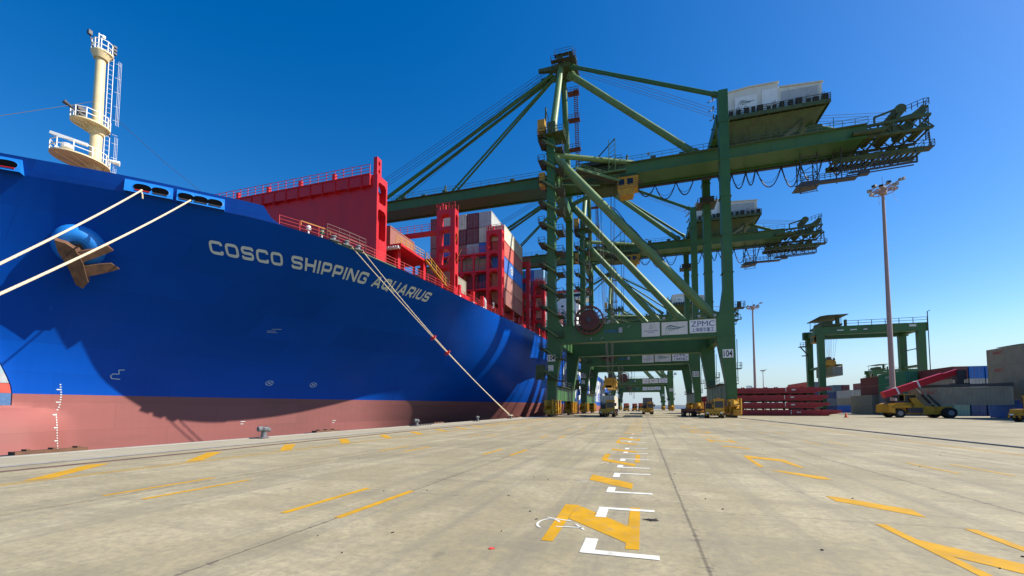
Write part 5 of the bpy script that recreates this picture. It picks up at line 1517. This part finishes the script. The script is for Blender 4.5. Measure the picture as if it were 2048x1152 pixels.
# round white emblem on the blue outer container
g = MB()
for r_ in (.75, .5): 
    for k in range(20):
        a, b_ = 2 * math.pi * k / 20, 2 * math.pi * (k + 1) / 20
        g.bar((0, r_ * math.cos(a), r_ * math.sin(a)), (0, r_ * math.cos(b_), r_ * math.sin(b_)), .02, .14)
g.box(-.01, .01, -.5, .5, -.1, .1)
def marking(o, txt, ink, side, y0, y1, z0, z1, W=2.44, L=12.19):
    """painted company mark on a container side (-1: faces -X, +1: faces +X, 0: door end)"""
    g = MB()
    if side == 0: g.text(txt, lambda u, v: (y0 + u * (y1 - y0), -L / 2 - .012, z0 + v * (z1 - z0)), 0)
    else: g.text(txt, lambda u, v: (side * (W / 2 + .006), (y1 - u * (y1 - y0)) if side < 0 else (y0 + u * (y1 - y0)), z0 + v * (z1 - z0)), 0)
    return g.build('marking', M[ink], o)
for o in list(C.objects):
    if o.name.startswith('container') and o.type == 'MESH' and o.get('label', '').startswith('blue container on ship, third tier of the outermost column facing'):
        bl = g.build('emblem', M['white_ink'], o); bl.location = (1.22, 1.6, 1.45)

# ---------------------------------------------------------------- yard stacks inland
YG = 'containers stacked in the yard inland'
def stack(x, y, tiers, kind, where, H=None):
    H = H or (2.91 if 'tall' in kind else 2.6)
    out = []
    for k, cc in enumerate(tiers):
        if cc is None: continue
        out.append(container(kind, cc, x, y, H * k + .01, 0, '%s %s' % (tier(k, len(tiers)), where), YG))
    return out
# big tan block at the right edge of the picture
s = stack(58.2, 88.0, ['blue', 'tan', 'tan', 'tan'], 'tall', 'the tall tan stack at the right edge')
for o in s[2:]: marking(o, 'MSC', 'red_ink', -1, 2.6, 4.6, 1.9, 2.4)
s = stack(58.2, 75.4, ['tan', 'tan', 'tan', 'tan'], 'tall', 'the nearer tan stack cut by the right edge')
for o in s[2:]: marking(o, 'MSC', 'red_ink', -1, 3.6, 5.4, 1.9, 2.4)
stack(60.9, 88.0, ['tan', 'maroon', 'tan', 'tan'], 'tall', 'the stack hidden behind the tall tan one')
# doors facing us left of it, behind the reach stacker
stack(63.7, 118.6, ['seagreen', 'white', 'tan', 'maroon'], 'long', 'the maroon topped stack behind the reach stacker boom')
stack(66.4, 118.6, ['navy', 'slate', 'grey', 'blue'], 'long', 'the left blue topped stack by the tan one')
stack(69.1, 118.6, ['navy', 'slate', 'grey', 'blue'], 'long', 'the right blue topped stack by the tan one')
stack(71.8, 118.6, ['slate', 'navy', 'maroon', 'maroon'], 'long', 'the maroon stack touching the tall tan one')
stack(63.7, 131.4, ['slate', 'navy', 'tan', 'slate'], 'long', 'the grey topped stack right of the green ones')
stack(66.4, 131.4, ['slate', 'navy', 'brown', 'maroon'], 'long', 'the maroon stack right of the green ones')
# green block behind the lamp pole
s = stack(60.9, 129.8, ['teal', 'slate', 'green', 'green'], 'long', 'the green stack behind the tall lamp pole')
marking(s[2], 'EVERGREEN', 'white_ink', -1, -1.4, 2.6, 1.3, 1.9); marking(s[3], 'EVERGREEN', 'white_ink', -1, -1.4, 2.6, 1.3, 1.9)
# maroon over grey block inside the yard gantry
s = stack(60.4, 144.6, ['tan', 'tan'], 'long', 'the low grey lettered stack under the gantry')
marking(s[1], 'TEXTAINER', 'grey_ink', -1, -3.2, 3.0, .9, 1.6)
stack(63.0, 144.6, ['brown', 'slate', 'maroon', 'maroon'], 'long', 'the maroon stack left of the lamp pole')
stack(65.6, 144.6, ['brown', 'slate', 'maroon', 'maroon'], 'long', 'the inner maroon stack under the gantry')
# farther stacks seen left of those
stack(69.2, 178, ['blue', 'tan', 'grey'], 'long', 'the grey stack with a blue foot')
stack(71.8, 178, ['blue', 'tan', 'tan'], 'long', 'the tan stack with a blue foot')
stack(74.4, 178, ['blue', 'tan', 'grey', 'brown'], 'long', 'the brown topped stack below the far gantry')
stack(70.6, 196, ['navy', 'slate', 'navy', 'slate'], 'long', 'the dark slate stack behind the gantry feet')
stack(73.2, 196, ['navy', 'navy', 'slate', 'maroon'], 'long', 'the dark maroon topped stack behind the gantry')
for y, nm in ((221, 'nearer'), (233.6, 'farther')):
    stack(69.5, y, ['maroon', 'maroon', 'maroon', 'red', 'red'], 'long', 'the %s red stack behind the hatch covers' % nm)
    stack(72.1, y, ['maroon', 'slate', 'navy', 'navy', 'slate'], 'long', 'the %s dark stack behind the hatch covers' % nm)

# ---------------------------------------------------------------- yard gantry cranes on rubber tyres
RO = (62.1, 149.6, 0)
def make_rtg():
    K = empty('yard_gantry', RO)
    x0, x1, y0, y1 = 50.2, 74.0, 145.2, 154.2
    for x in (x0, x1):
        for y in (y0, y1):
            g = MB(); g.prism([(x - .75, 2.2), (x + .75, 2.2), (x + .85, 23.0), (x - .85, 23.0)], 'xz', y - .7, y + .7); g.build('leg', M['crane'], K, RO)
        g = MB(); g.box(x - .6, x + .6, y0 - 1.5, y1 + 1.5, 1.5, 2.3); g.box(x - .5, x + .5, y0 + .7, y1 - .7, 13.2, 13.8); g.build('sill_beam', M['crane'], K, RO)
        g = MB(); g.box(x - .6, x + .6, y0 + .72, y1 - .72, 23.2, 24.6); g.build('end_tie', M['crane'], K, RO)
        for y in (y0 - .9, y0 + .9, y1 - .9, y1 + .9):
            g = MB(); g.wheel((x, y, .8), .8, .6, 'x', 0, 1); g.build('wheel', [M['black'], M['yellow']], K, RO)
    for y in (y0, y1):
        g = MB(); g.box(x0 - 1.6, x1 + 1.4, y - .65, y + .65, 23.0, 25.2); g.box(x0 - 1.6, x1 + 1.4, y - .75, y + .75, 25.2, 25.32)
        gi = g.build('girder', M['crane'], K, RO)
        g = MB(); g.rail([(x0 + 6, y - .7, 25.3), (x1 + 1.3, y - .7, 25.3)], 1.5, 3.2, .06, mids=1); g.build('girder_railing', M['grating'], gi, RO)
        if y == y0:
            g = MB(); yy_ = y - .66
            for a, b_ in ((54.2, 55.8), (57.4, 59.0), (60.6, 61.5)): g = MB(); g.box(a, b_, yy_ - .01, yy_, 24.0, 24.35); g.build('painted_mark', M['white_ink'], gi, RO)
            g = MB(); g.box(71.2, 72.8, yy_ - .03, yy_, 24.3, 24.95); g.build('name_plate', M['white_ink'], gi, RO)
    g = MB()
    g.box(x0 + .4, x0 + 5.4, y0 - .5, y1 + .4, 25.6, 26.2); g.box(x0 + 4.2, x0 + 5.0, y0, y0 + 1, 26.2, 28.3); g.box(x0 + 1.0, x0 + 3.4, y0 + .4, y1 - 1, 26.2, 27.2)
    for a in (x0 + .5, x0 + 5.2):
        for b_ in (y0 - .3, y1): g.bar((a, b_, 26.2), (a, b_, 28.4), .12, .12)
    g.prism([(x0 - .2, 28.3), (x0 + 6.8, 28.6), (x0 + 6.8, 28.8), (x0 + 1.6, 28.75), (x0 - .2, 28.5)], 'xz', y0 - 1, y1 + .6)
    g.rail([(x0 - 1.5, y0 - .8, 25.4), (x0 + .4, y0 - .8, 25.4)], 1.2, .8, .05); g.tube((x0 + 6.2, y0 - .4, 25.4), (x0 + 6.2, y0 - .4, 27.2), .4, n=10)
    g.build('trolley', M['crane_dark'], K, RO)
    g = MB(); g.box(x0 - 1.3, x0 + .9, y0 + 1.2, y0 + 3.6, 21.0, 23.0, 0); g.box(x0 - 1.34, x0 - 1.3, y0 + 1.4, y0 + 3.4, 21.3, 22.7, 1); g.box(x0 - 1.1, x0 + .7, y0 + 1.16, y0 + 1.2, 21.4, 22.7, 1); g.build('operator_cab', [M['yellow'], M['glass']], K, RO)
    g = MB(); g.box(x0 - 3.2, x0 - .8, y1 - 2.6, y1 - .7, 20.6, 20.8); g.rail([(x0 - 3.2, y1 - 2.6, 20.8), (x0 - .8, y1 - 2.6, 20.8)], 1.1, .8, .05); g.bar((x0 - 3, y1 - 2, 20.6), (x0 - .8, y1 - 1, 18.2), .25, .25); g.box(x0 - 2.4, x0 - .8, y1 - 2, y1 - .7, 17.8, 18.0)
    g.rail([(x1 - .8, y0 + .8, 18), (x1 - .8, y1 - .8, 18)], .3, 3, .06)
    for d in (y1 - 2.2, y1 - 1.4): g.bar((x1, d, 8), (x1, d, 21), .08, .08)
    for k in range(20): g.bar((x1, y1 - 2.2, 8 + .65 * k), (x1, y1 - 1.4, 8 + .65 * k), .06, .06)
    g.tube((x1 + 1.3, y0 - .9, 9), (x1 + 1.3, y0 - .9, 28.3), .11, n=8); g.bar((x1 + 1.3, y0 - .9, 28.2), (x1 + 1.9, y0 - .9, 28.6), .14, .14)
    g.build('access_ladder', M['grating'], K, RO)
    g = MB()
    for i in range(5):
        for y in (y0 + 2, y1 - 2): g.path([(x0 + 2.0 + i * .8, y, 25.6), (x0 + 2.9 + i * .35, y + (1 if y < 149 else -1), 15.8)], .03, 4)
    g.build('wire_rope', M['rope_dark'], K, RO)
    g = MB(); g.box(x0 - 1.2, x0 + 1.2, y0 + 2, y1 - 2, 2.3, 4.8); g.build('generator_box', M['crane_dark'], K, RO)
    return K
rt = make_rtg(); tag(rt, 'dark green rubber tyred yard gantry straddling the stacks, a container hanging in it', 'gantry crane', 'yard gantry cranes')
r2 = copy_tree(rt); r2.location = (150, 322, 0); tag(r2, 'distant yard gantry seen small through the legs of the nearer one', 'gantry crane', 'yard gantry cranes')
r3 = copy_tree(rt); r3.location = (163, 238, 0); tag(r3, 'yard gantry of which only the roof shows above the stacks near the right edge', 'gantry crane', 'yard gantry cranes')
o = container('long', 'tan', 53.6, 149.7, 11.0, 0, 'hoisted in the air inside the yard gantry', YG)
s2 = make_spreader('spreader', (53.6, 149.7, 13.75)); tag(s2, 'yellow spreader gripping the container hoisted in the yard gantry', 'spreader')

# ---------------------------------------------------------------- hatch covers
HG = 'red hatch covers laid in stacks on the quay'
def hatch_cover(x0, x1, y0, y1, z, cut, label, T=.95):
    cx, cy = (x0 + x1) / 2, (y0 + y1) / 2
    r_ = empty('hatch_cover', (cx, cy, z)); tag(r_, label, 'hatch cover', HG)
    a, b_, d = x0 - cx, x1 - cx, y0 - cy
    g = MB()
    P = [(a, 0), (b_ - cut, 0), (b_, .42), (b_, .75), (b_ - .5, T), (a + .2, T), (a, T - .15)]
    g.prism(P, 'xz', d, -d)
    for k in range(5): g.box(a + .3, b_ - cut - .2, d - .06 if k == 0 else d + k * 2.4, d if k == 0 else d + k * 2.4 + .2, -.2, -.002)
    g.build('cover_panel', M['hatch'], r_)
    g = MB(); g.box(a + .5, b_ - cut - .4, d + .9, -d - .6, -.42, -.003); g.build('gap_shade_fill', M['darksteel'], r_)  # dark box closing the gap below the cover in place of shadow
    g = MB(); g.box(a + 2.0, b_ - 1.0, d - .1, d, .22, .30); g.box(a + .1, b_ - cut, d - .16, d, -.03, .05)
    x = a + .8
    while x < b_ - 1: g.box(x, x + .09, d - .07, d, .05, T - .05); x += 1.9
    g.build('edge_stiffener', M['hatch'], r_)
    rr = random.Random(int(z * 10))
    for k in range(7):
        q = a + 1.2 + k * 2.2 + rr.uniform(-.3, .3)
        if q > b_ - 1.5: continue
        g = MB(); g.box(q, q + .7, d + .1, d + .4, T, T + .06); g.box(q + .05, q + .25, d + .12, d + .38, T + .06, T + .2); g.box(q + .45, q + .65, d + .12, d + .38, T + .06, T + .2); g.build('container_socket', M['hatch'], r_)
    g = MB(); q = .6; g.box(q, q + .13, d - .17, d - .1, .1, T); g.build('paint_mark', M['white_ink'], r_)
    g = MB(); g.box(q + 1.2, q + 1.9, d - .012, d - .004, .35, .62)
    g.build('paint_mark', M['white_ink'], r_)
    return r_
for k, (xe, z, cut, lab) in enumerate(((39.5, .28, 2.2, 'longest red hatch cover at the bottom of the nearest stack'), (37.4, 1.88, 2.2, 'red hatch cover second from the bottom of the nearest stack'), (37.2, 3.48, 1.0, 'red hatch cover third from the bottom of the nearest stack'), (37.8, 5.08, 2.6, 'red hatch cover on top of the nearest stack'))):
    hatch_cover(19.6, xe, 104.5, 116.5, z, cut, lab)
g = MB()
for x in (21, 25, 29, 33, 36):
    for z in (0.0, 1.42, 3.02, 4.62):
        if z == 0 : g.box(x, x + .3, 105, 116, z, .075)
        else:
            g.box(x, x + .3, 105, 105.5, z - .18, z + .255); g.box(x, x + .3, 115, 115.5, z - .18, z + .255)
tag(g.build('timber_dunnage', M['black'], off=(28, 110, 0)), 'dark spacer blocks between the stacked red hatch covers', 'dunnage')
for k, (x0, x1, y0, z, lab) in enumerate(((16.4, 30, 152, .3, 'dark red hatch cover at the foot of the second stack, beyond the crane legs'), (16.2, 30, 152, 1.7, 'dark red hatch cover second in the stack beyond the crane legs'), (16.6, 30, 152, 3.1, 'dark red hatch cover third in the stack beyond the crane legs'), (18.4, 32, 152, 4.5, 'dark red hatch cover topmost in the stack beyond the crane legs'))):
    hatch_cover(x0, x1, y0, y0 + 12, z, 1.0, lab)

# ---------------------------------------------------------------- lamp masts
def lamp_mast(x, y, h, label, r0=.52):
    K = empty('lamp_mast', (x, y, 0)); tag(K, label, 'lamp mast', 'tall floodlight masts')
    g = MB(); g.tube((0, 0, 0), (0, 0, h * .5), r0, r0 * .78, n=16); g.tube((0, 0, h * .5), (0, 0, h), r0 * .74, r0 * .5, n=16); g.lathe([(r0 * 1.5, 0), (r0 * 1.5, .1), (r0 * 1.05, .14), (r0 * 1.0, .5)], (0, 0, 0), 16)
    g.build('pole', M['pole'], K, smooth=50)
    g = MB()
    for z in (-.8, -.2):
        ring = [(2.1 * math.cos(2 * math.pi * k / 24), 2.1 * math.sin(2 * math.pi * k / 24), h + z) for k in range(25)]
        g.path(ring, .08, 5)
    for k in range(8):
        a = math.pi * k / 4; g.bar((0, 0, h - .5), (2.1 * math.cos(a), 2.1 * math.sin(a), h - .8), .1, .1); g.bar((.3 * math.cos(a), .3 * math.sin(a), h), (2.1 * math.cos(a), 2.1 * math.sin(a), h - .2), .08, .08)
    g.lathe([(.5, -1.4), (.7, -1.2), (.7, -.1), (.4, .3)], (0, 0, h), 12)
    g.bar((.6, 0, h), (2.9, -.6, h + 1.2), .14, .14); g.bar((0, 0, h), (0, 0, h + 2.6), .05, .05); g.path([(-1.2, -1, h - .8), (-1.2, -1, h - 4)], .03, 4); g.path([(1.4, -1, h - .8), (1.4, -1, h - 2.6), (2.0, -1, h - 3.6)], .03, 4)
    hd = g.build('head_ring', M['pole'], K)
    for k in range(12):
        a = 2 * math.pi * k / 12; g = MB()
        c = Vector((2.3 * math.cos(a), 2.3 * math.sin(a), h - .35 + (.5 if k % 2 else 0)))
        g.cbox(c, (.55, .75, .5), 0, a); g.cbox(c + Vector((.29 * math.cos(a), .29 * math.sin(a), 0)), (.03, .6, .38), 1, a)
        g.build('floodlight', [M['lamp'], M['glass']], hd)
    for k in range(2):
        g = MB(); g.cbox((2.9 + .5 * k, -.6, h + 1.2 + .1 * k), (.5, .6, .5), 0, .4); g.build('floodlight', M['lamp'], hd)
    return K
lamp_mast(50.1, 108.5, 48.9, 'tall pale lamp mast rising behind the yellow reach stacker')
lamp_mast(46.2, 205, 45.6, 'slim lamp mast standing behind the stack of red hatch covers', .6)
lamp_mast(130, 540, 44, 'farthest thin lamp mast right of the slim one', .6)

# ---------------------------------------------------------------- terminal tractors, trailers
def make_tractor():
    K = empty('terminal_tractor', (0, 0, 0))
    g = MB()
    g.box(-1.15, 1.15, .1, 5.2, .62, .95, 1)
    g.prism([(0, .55), (0, 1.0), (.12, 1.12), (2.4, 1.12), (2.4, .95), (.3, .55)], 'yz', -1.24, 1.24, 0)
    g.prism([(.1, 1.12), (.2, 1.55), (1.9, 1.62), (1.95, 1.12)], 'yz', -1.2, -.12, 0)
    g.box(-1.2, 1.2, 2.4, 3.6, .95, 1.08, 1); g.box(-.5, .5, 3.4, 4.6, .95, 1.25, 1)
    g.box(-1.1, -.3, 2.0, 2.3, 1.1, 2.5, 1); g.tube((-.9, 2.15, 1.1), (-.9, 2.15, 3.0), .08, n=8, mi=1)
    for x in (-1.15, .75): g.box(x, x + .4, .3, 1.7, 1.02, 1.1, 1)
    g.build('body', [M['yellow'], M['darksteel']], K)
    g = MB(); x0, x1, y0, y1 = -.1, 1.22, .25, 1.95
    for x in (x0, x1 - .09):
        for y in (y0, y1 - .09): g.box(x, x + .09, y, y + .09, 1.12, 3.1)
    g.box(x0 + .02, x1 - .02, y0 + .02, y1 - .02, 1.12, 1.75); g.box(x0 - .05, x1 + .05, y0 - .1, y1 + .05, 3.1, 3.24); g.box(x0, x1, y0, y0 + .06, 2.85, 3.1)
    g.box(x0 + .02, x1 - .02, y1 - .07, y1 - .01, 1.75, 3.1)
    cb = g.build('cab', M['yellow'], K)
    g = MB(); g.box(x0 + .09, x1 - .09, y0 + .025, y0 + .045, 1.75, 2.85); g.build('windscreen', M['glass'], cb)
    for x in (x0 + .03, x1 - .05):
        g = MB(); g.box(x, x + .02, y0 + .09, y1 - .09, 1.75, 3.0); g.build('side_window', M['glass'], cb)
    g = MB(); g.box(x1, x1 + .35, y0 + .1, y0 + .2, 2.1, 2.7); g.build('mirror', M['darksteel'], cb)
    g = MB(); g.box(x0 - .3, x0, y0 + .1, y0 + .2, 2.3, 2.7); g.build('mirror', M['darksteel'], cb)
    g = MB(); g.lathe([(.09, 0), (.09, .16), (.03, .2)], (.5, 1.2, 3.24), 8); g.build('beacon', M['orange'], cb)
    g = MB(); g.box(-1.25, 1.25, -.12, 0, .5, .78, 0)
    for k in range(6): g.box(-1.2 + k * .42, -1.02 + k * .42, -.125, -.12, .52, .76, 1)
    g.build('bumper', [M['black'], M['yellow']], K)
    for x in (-.95, .85): g = MB(); g.cbox((x, -.02, .9), (.3, .06, .2)); g.build('headlight', M['white'], K)
    for x in (-1.0, 1.0):
        g = MB(); g.wheel((x, 1.0, .52), .52, .36); g.build('wheel', [M['black'], M['yellow']], K)
        g = MB(); g.wheel((x * .93, 4.0, .52), .52, .62); g.build('wheel', [M['black'], M['yellow']], K)
    return K
def make_trailer():
    K = empty('container_trailer', (0, 0, 0))
    g = MB()
    for x in (-.75, .6): g.box(x, x + .15, 3.4, 15.6, 1.15, 1.5)
    for k in range(8): g.box(-1.2, 1.2, 3.45 + k * 1.72, 3.6 + k * 1.72, 1.3, 1.5)
    g.box(-1.22, 1.22, 15.5, 15.7, .7, 1.5); g.box(-1.0, 1.0, 12, 15.3, .8, 1.15); g.box(-.9, -.75, 6.4, 6.6, .1, 1.2); g.box(.75, .9, 6.4, 6.6, .1, 1.2)
    g.build('frame', M['redbrown'], K)
    for y in (12.4, 13.7, 15.0):
        for x in (-.95, .95): g = MB(); g.wheel((x, y, .5), .5, .55); g.build('wheel', [M['black'], M['grey_steel']], K)
    return K
TR = make_tractor(); TR.scale = (1.14, 1.1, .97); TL = make_trailer()
TG, LG = 'yellow terminal tractors', 'container trailers behind the tractors'
def put(o, x, y, rz, label, cat, grp):
    o.location = (x, y, 0); o.rotation_euler = (0, 0, rz); tag(o, label, cat, grp); return o
put(TR, -6.5, 81.0, 0, 'yellow tractor pulling the white container under the nearest crane', 'tractor', TG)
put(TL, -6.5, 81.6, 0, 'trailer under the white container below the yellow spreader', 'trailer', LG)
container('long', 'cream', -6.5, 81.6 + 3.4 + 6.1, 1.51, 0, 'on the trailer beneath the yellow spreader', 'containers on trailers')
put(copy_tree(TR), 11.0, 74.8, R(-6), 'yellow tractor standing at the foot of the right crane leg, facing us', 'tractor', TG)
put(copy_tree(TL), 9.3, 79.0, R(2), 'empty trailer behind the tractor at the right crane leg', 'trailer', LG)
put(copy_tree(TR), 1.2, 115, 0, 'yellow tractor under the dark container in the middle of the lane', 'tractor', TG)
put(copy_tree(TL), 1.2, 115.6, 0, 'trailer under the dark container in the middle of the lane', 'trailer', LG)
container('tall', 'slate', 1.2, 115.6 + 3.4 + 6.1, 1.51, 0, 'on the trailer in the middle of the lane', 'containers on trailers')
put(copy_tree(TR), 43.2, 66.2, R(-62), 'yellow tractor cut off by the right edge of the picture', 'tractor', TG)
for x, y, lab in ((-8.3, 224, 'leftmost of three tiny red container trucks far down the quay'), (-4.3, 236, 'middle of three tiny red container trucks far down the quay'), (-.9, 214, 'rightmost of three tiny red container trucks far down the quay')):
    put(copy_tree(TR), x, y, 0, lab, 'tractor', TG)
    put(copy_tree(TL), x, y, 0, 'trailer of the ' + lab, 'trailer', LG)
    container('long', 'red', x, y + 9.5, 1.51, 0, 'of the ' + lab, 'containers on trailers')

# ---------------------------------------------------------------- reach stacker
def make_reach_stacker(x, y, rz):
    K = empty('reach_stacker', (x, y, 0), rz); tag(K, 'yellow reach stacker with a raised red boom carrying a tan container', 'reach stacker')
    g = MB()   # local +X is forward
    g.prism([(-4.6, 1.0), (-4.7, 2.3), (-4.2, 2.55), (-2.2, 2.6), (-1.0, 2.1), (1.5, 2.0), (2.6, 1.7), (4.4, 1.6), (4.6, .8), (2.2, .6), (-1.5, .6), (-3.6, .7)], 'xz', -1.3, 1.3, 0)
    g.box(-4.4, -1.6, -1.9, 1.9, 1.7, 2.1, 0); g.prism([(-4.75, .9), (-4.75, 2.2), (-3.9, 2.3), (-3.9, .8)], 'xz', -1.9, 1.9, 0)
    g.box(-2.0, .2, -1.7, -1.3, .8, 1.7, 1); g.box(-3.4, -2.0, -1.2, 1.2, 2.55, 2.9, 1)
    for s_ in (-1, 1): g.prism([(-.6, 2.0), (.9, 2.0), (-.4, 3.4), (-1.3, 3.4)], 'xz', s_ * .95 - .12, s_ * .95 + .12, 0); g.box(2.2, 4.5, s_ * 1.3 - .12, s_ * 1.3 + .12, 1.2, 1.9, 0)
    g.prism([(3.8, .9), (5.3, .9), (5.3, 1.4), (3.8, 1.6)], 'xz', -1.1, 1.1, 0)
    g.build('chassis', [M['yellow'], M['darksteel']], K)
    for s_ in (-1, 1):
        g = MB(); g.wheel((-3.1, s_ * 1.5, .78), .78, .6, 'y', 0, 1); g.build('wheel', [M['black'], M['grey_steel']], K)
        g = MB(); g.wheel((3.7, s_ * 1.75, .86), .86, 1.2, 'y', 0, 1); g.build('wheel', [M['black'], M['grey_steel']], K)
    a, b_ = Vector((-4.6, 0, 3.9)), Vector((6.4, 0, 7.9))
    g = MB(); g.bar(a, a.lerp(b_, .80), .95, 1.05, 0); g.bar(a.lerp(b_, .78), b_, .75, .8, 0); g.bar(a.lerp(b_, .10) + Vector((0, 0, -.5)), a.lerp(b_, .2) + Vector((0, 0, -1.1)), .5, .5, 1)
    g.bar(a + Vector((0, 0, .56)), a.lerp(b_, .79) + Vector((0, 0, .56)), 1.0, .06, 0)
    for f_ in (.18, .46): q = a.lerp(b_, f_); d = (b_ - a).normalized(); g.bar(q - d * .12, q + d * .12, 1.06, 1.18, 2)
    g.bar(Vector((-3.9, 0, 2.6)), a + Vector((.5, 0, -.1)), .5, .6, 1)
    g.build('boom', [M['ship_red'], M['darksteel'], M['white']], K)
    for s_ in (-1, 1):
        g = MB(); q0, q1 = Vector((3.2, s_ * .75, 1.9)), a.lerp(b_, .46) + Vector((0, s_ * .6, -.5)); g.tube(q0, q0.lerp(q1, .62), .17, n=10, mi=0); g.tube(q0.lerp(q1, .6), q1, .1, n=10, mi=1); g.build('lift_cylinder', [M['darksteel'], M['grey_steel']], K)
    g = MB(); g.box(-1.9, -.1, -.75, .75, 2.1, 2.6, 0)
    for sx in (-1.9, -.2):
        for s_ in (-.75, .68): g.box(sx, sx + .1, s_, s_ + .08, 2.6, 3.9, 0)
    g.box(-1.95, -.05, -.8, .8, 3.9, 4.02, 0); g.box(-1.8, -.2, -.74, -.72, 2.6, 3.9, 1); g.box(-1.8, -.2, .72, .74, 2.6, 3.9, 1); g.box(-.16, -.13, -.68, .68, 2.6, 3.9, 1)
    g.build('cab', [M['yellow'], M['glass']], K)
    # boom head and spreader, turned to the container
    g = MB(); c = Vector((6.4, 0, 7.9))
    g.cbox(c + Vector((.2, 0, -.6)), (1.3, 1.2, 1.6), 0); g.tube(c + Vector((.2, 0, -1.4)), c + Vector((.2, 0, -2.5)), .55, n=12, mi=0)
    g.cbox(c + Vector((.2, 0, -2.3)), (1.9, 1.6, .5), 0); g.cbox(c + Vector((-.3, -.7, -1.2)), (.9, .5, 1.0), 0)
    g.build('boom_head', M['darksteel'], K)
    return K
RS = make_reach_stacker(44.8, 90.6, R(4))
LZ = R(56)
hx, hy = 44.8 + 6.6 * math.cos(R(4)), 90.6 + 6.6 * math.sin(R(4))
o = container('tall', 'tan', hx - .6, hy - .5, 2.15, LZ, 'carried by the reach stacker', YG)
marking(o, 'MSC', 'red_ink', -1, 2.4, 4.2, 1.9, 2.4)
s3 = make_spreader('spreader', (hx - .6, hy - .5, 5.2), 12.2, LZ, M['darksteel'], False); tag(s3, 'spreader under the red boom head gripping the carried tan container', 'spreader')

# ---------------------------------------------------------------- traffic cone, far buildings and far quay
r_ = empty('traffic_cone', (34, 88.6, 0)); tag(r_, 'small orange traffic cone alone on the open concrete by the hatch covers', 'cone')
g = MB(); g.lathe([(.26, .04), (.2, .2), (.05, .9), (.03, .92)], (0, 0, 0), 14); g.build('cone_body', M['orange'], r_, smooth=40)
g = MB(); g.box(-.3, .3, -.3, .3, 0, .045); g.build('cone_base', M['black'], r_)
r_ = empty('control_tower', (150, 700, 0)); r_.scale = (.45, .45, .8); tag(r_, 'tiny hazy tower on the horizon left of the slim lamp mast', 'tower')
g = MB(); g.box(-3, 3, -3, 3, 0, 34); g.build('shaft', M['haze_grey'], r_)
g = MB(); g.prism([(-6, 34), (6, 34), (7.5, 40), (-7.5, 40)], 'xz', -6, 6); g.box(-7, 7, -6.5, 6.5, 40, 43); g.build('cabin', M['haze_grey'], r_)
r_ = empty('warehouse', (60, 900, 0)); tag(r_, 'low warehouse in haze-paled grey on the horizon at the end of the lane', 'warehouse')
g = MB(); g.prism([(-60, 0), (60, 0), (60, 6), (0, 7.5), (-60, 6)], 'xz', 0, 60); g.build('wall', M['haze_grey'], r_)
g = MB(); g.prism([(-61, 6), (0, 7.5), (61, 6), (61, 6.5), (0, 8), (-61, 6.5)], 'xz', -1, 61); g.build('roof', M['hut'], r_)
# moored barge glimpsed past the stem
r_ = empty('moored_barge', (-175, 48, -3)); tag(r_, 'blue hulled vessel with containers glimpsed past the bow at the left edge', 'ship')
g = MB(); g.prism([(-40, 0), (60, 0), (66, 8.6), (-42, 8.6)], 'yz', -14, 14); g.build('hull', mat('barge_blue', (.07, .15, .30), .5), r_)
g = MB()
for k in range(9):
    for t_ in range(2): g.box(-12, 12, -34 + k * 10, -25 + k * 10, 8.7 + 2.7 * t_, 11.3 + 2.7 * t_, (k * 2 + t_) % 3)
g.build('deck_cargo', [CM['green'], CM['red'], CM['grey']], r_)
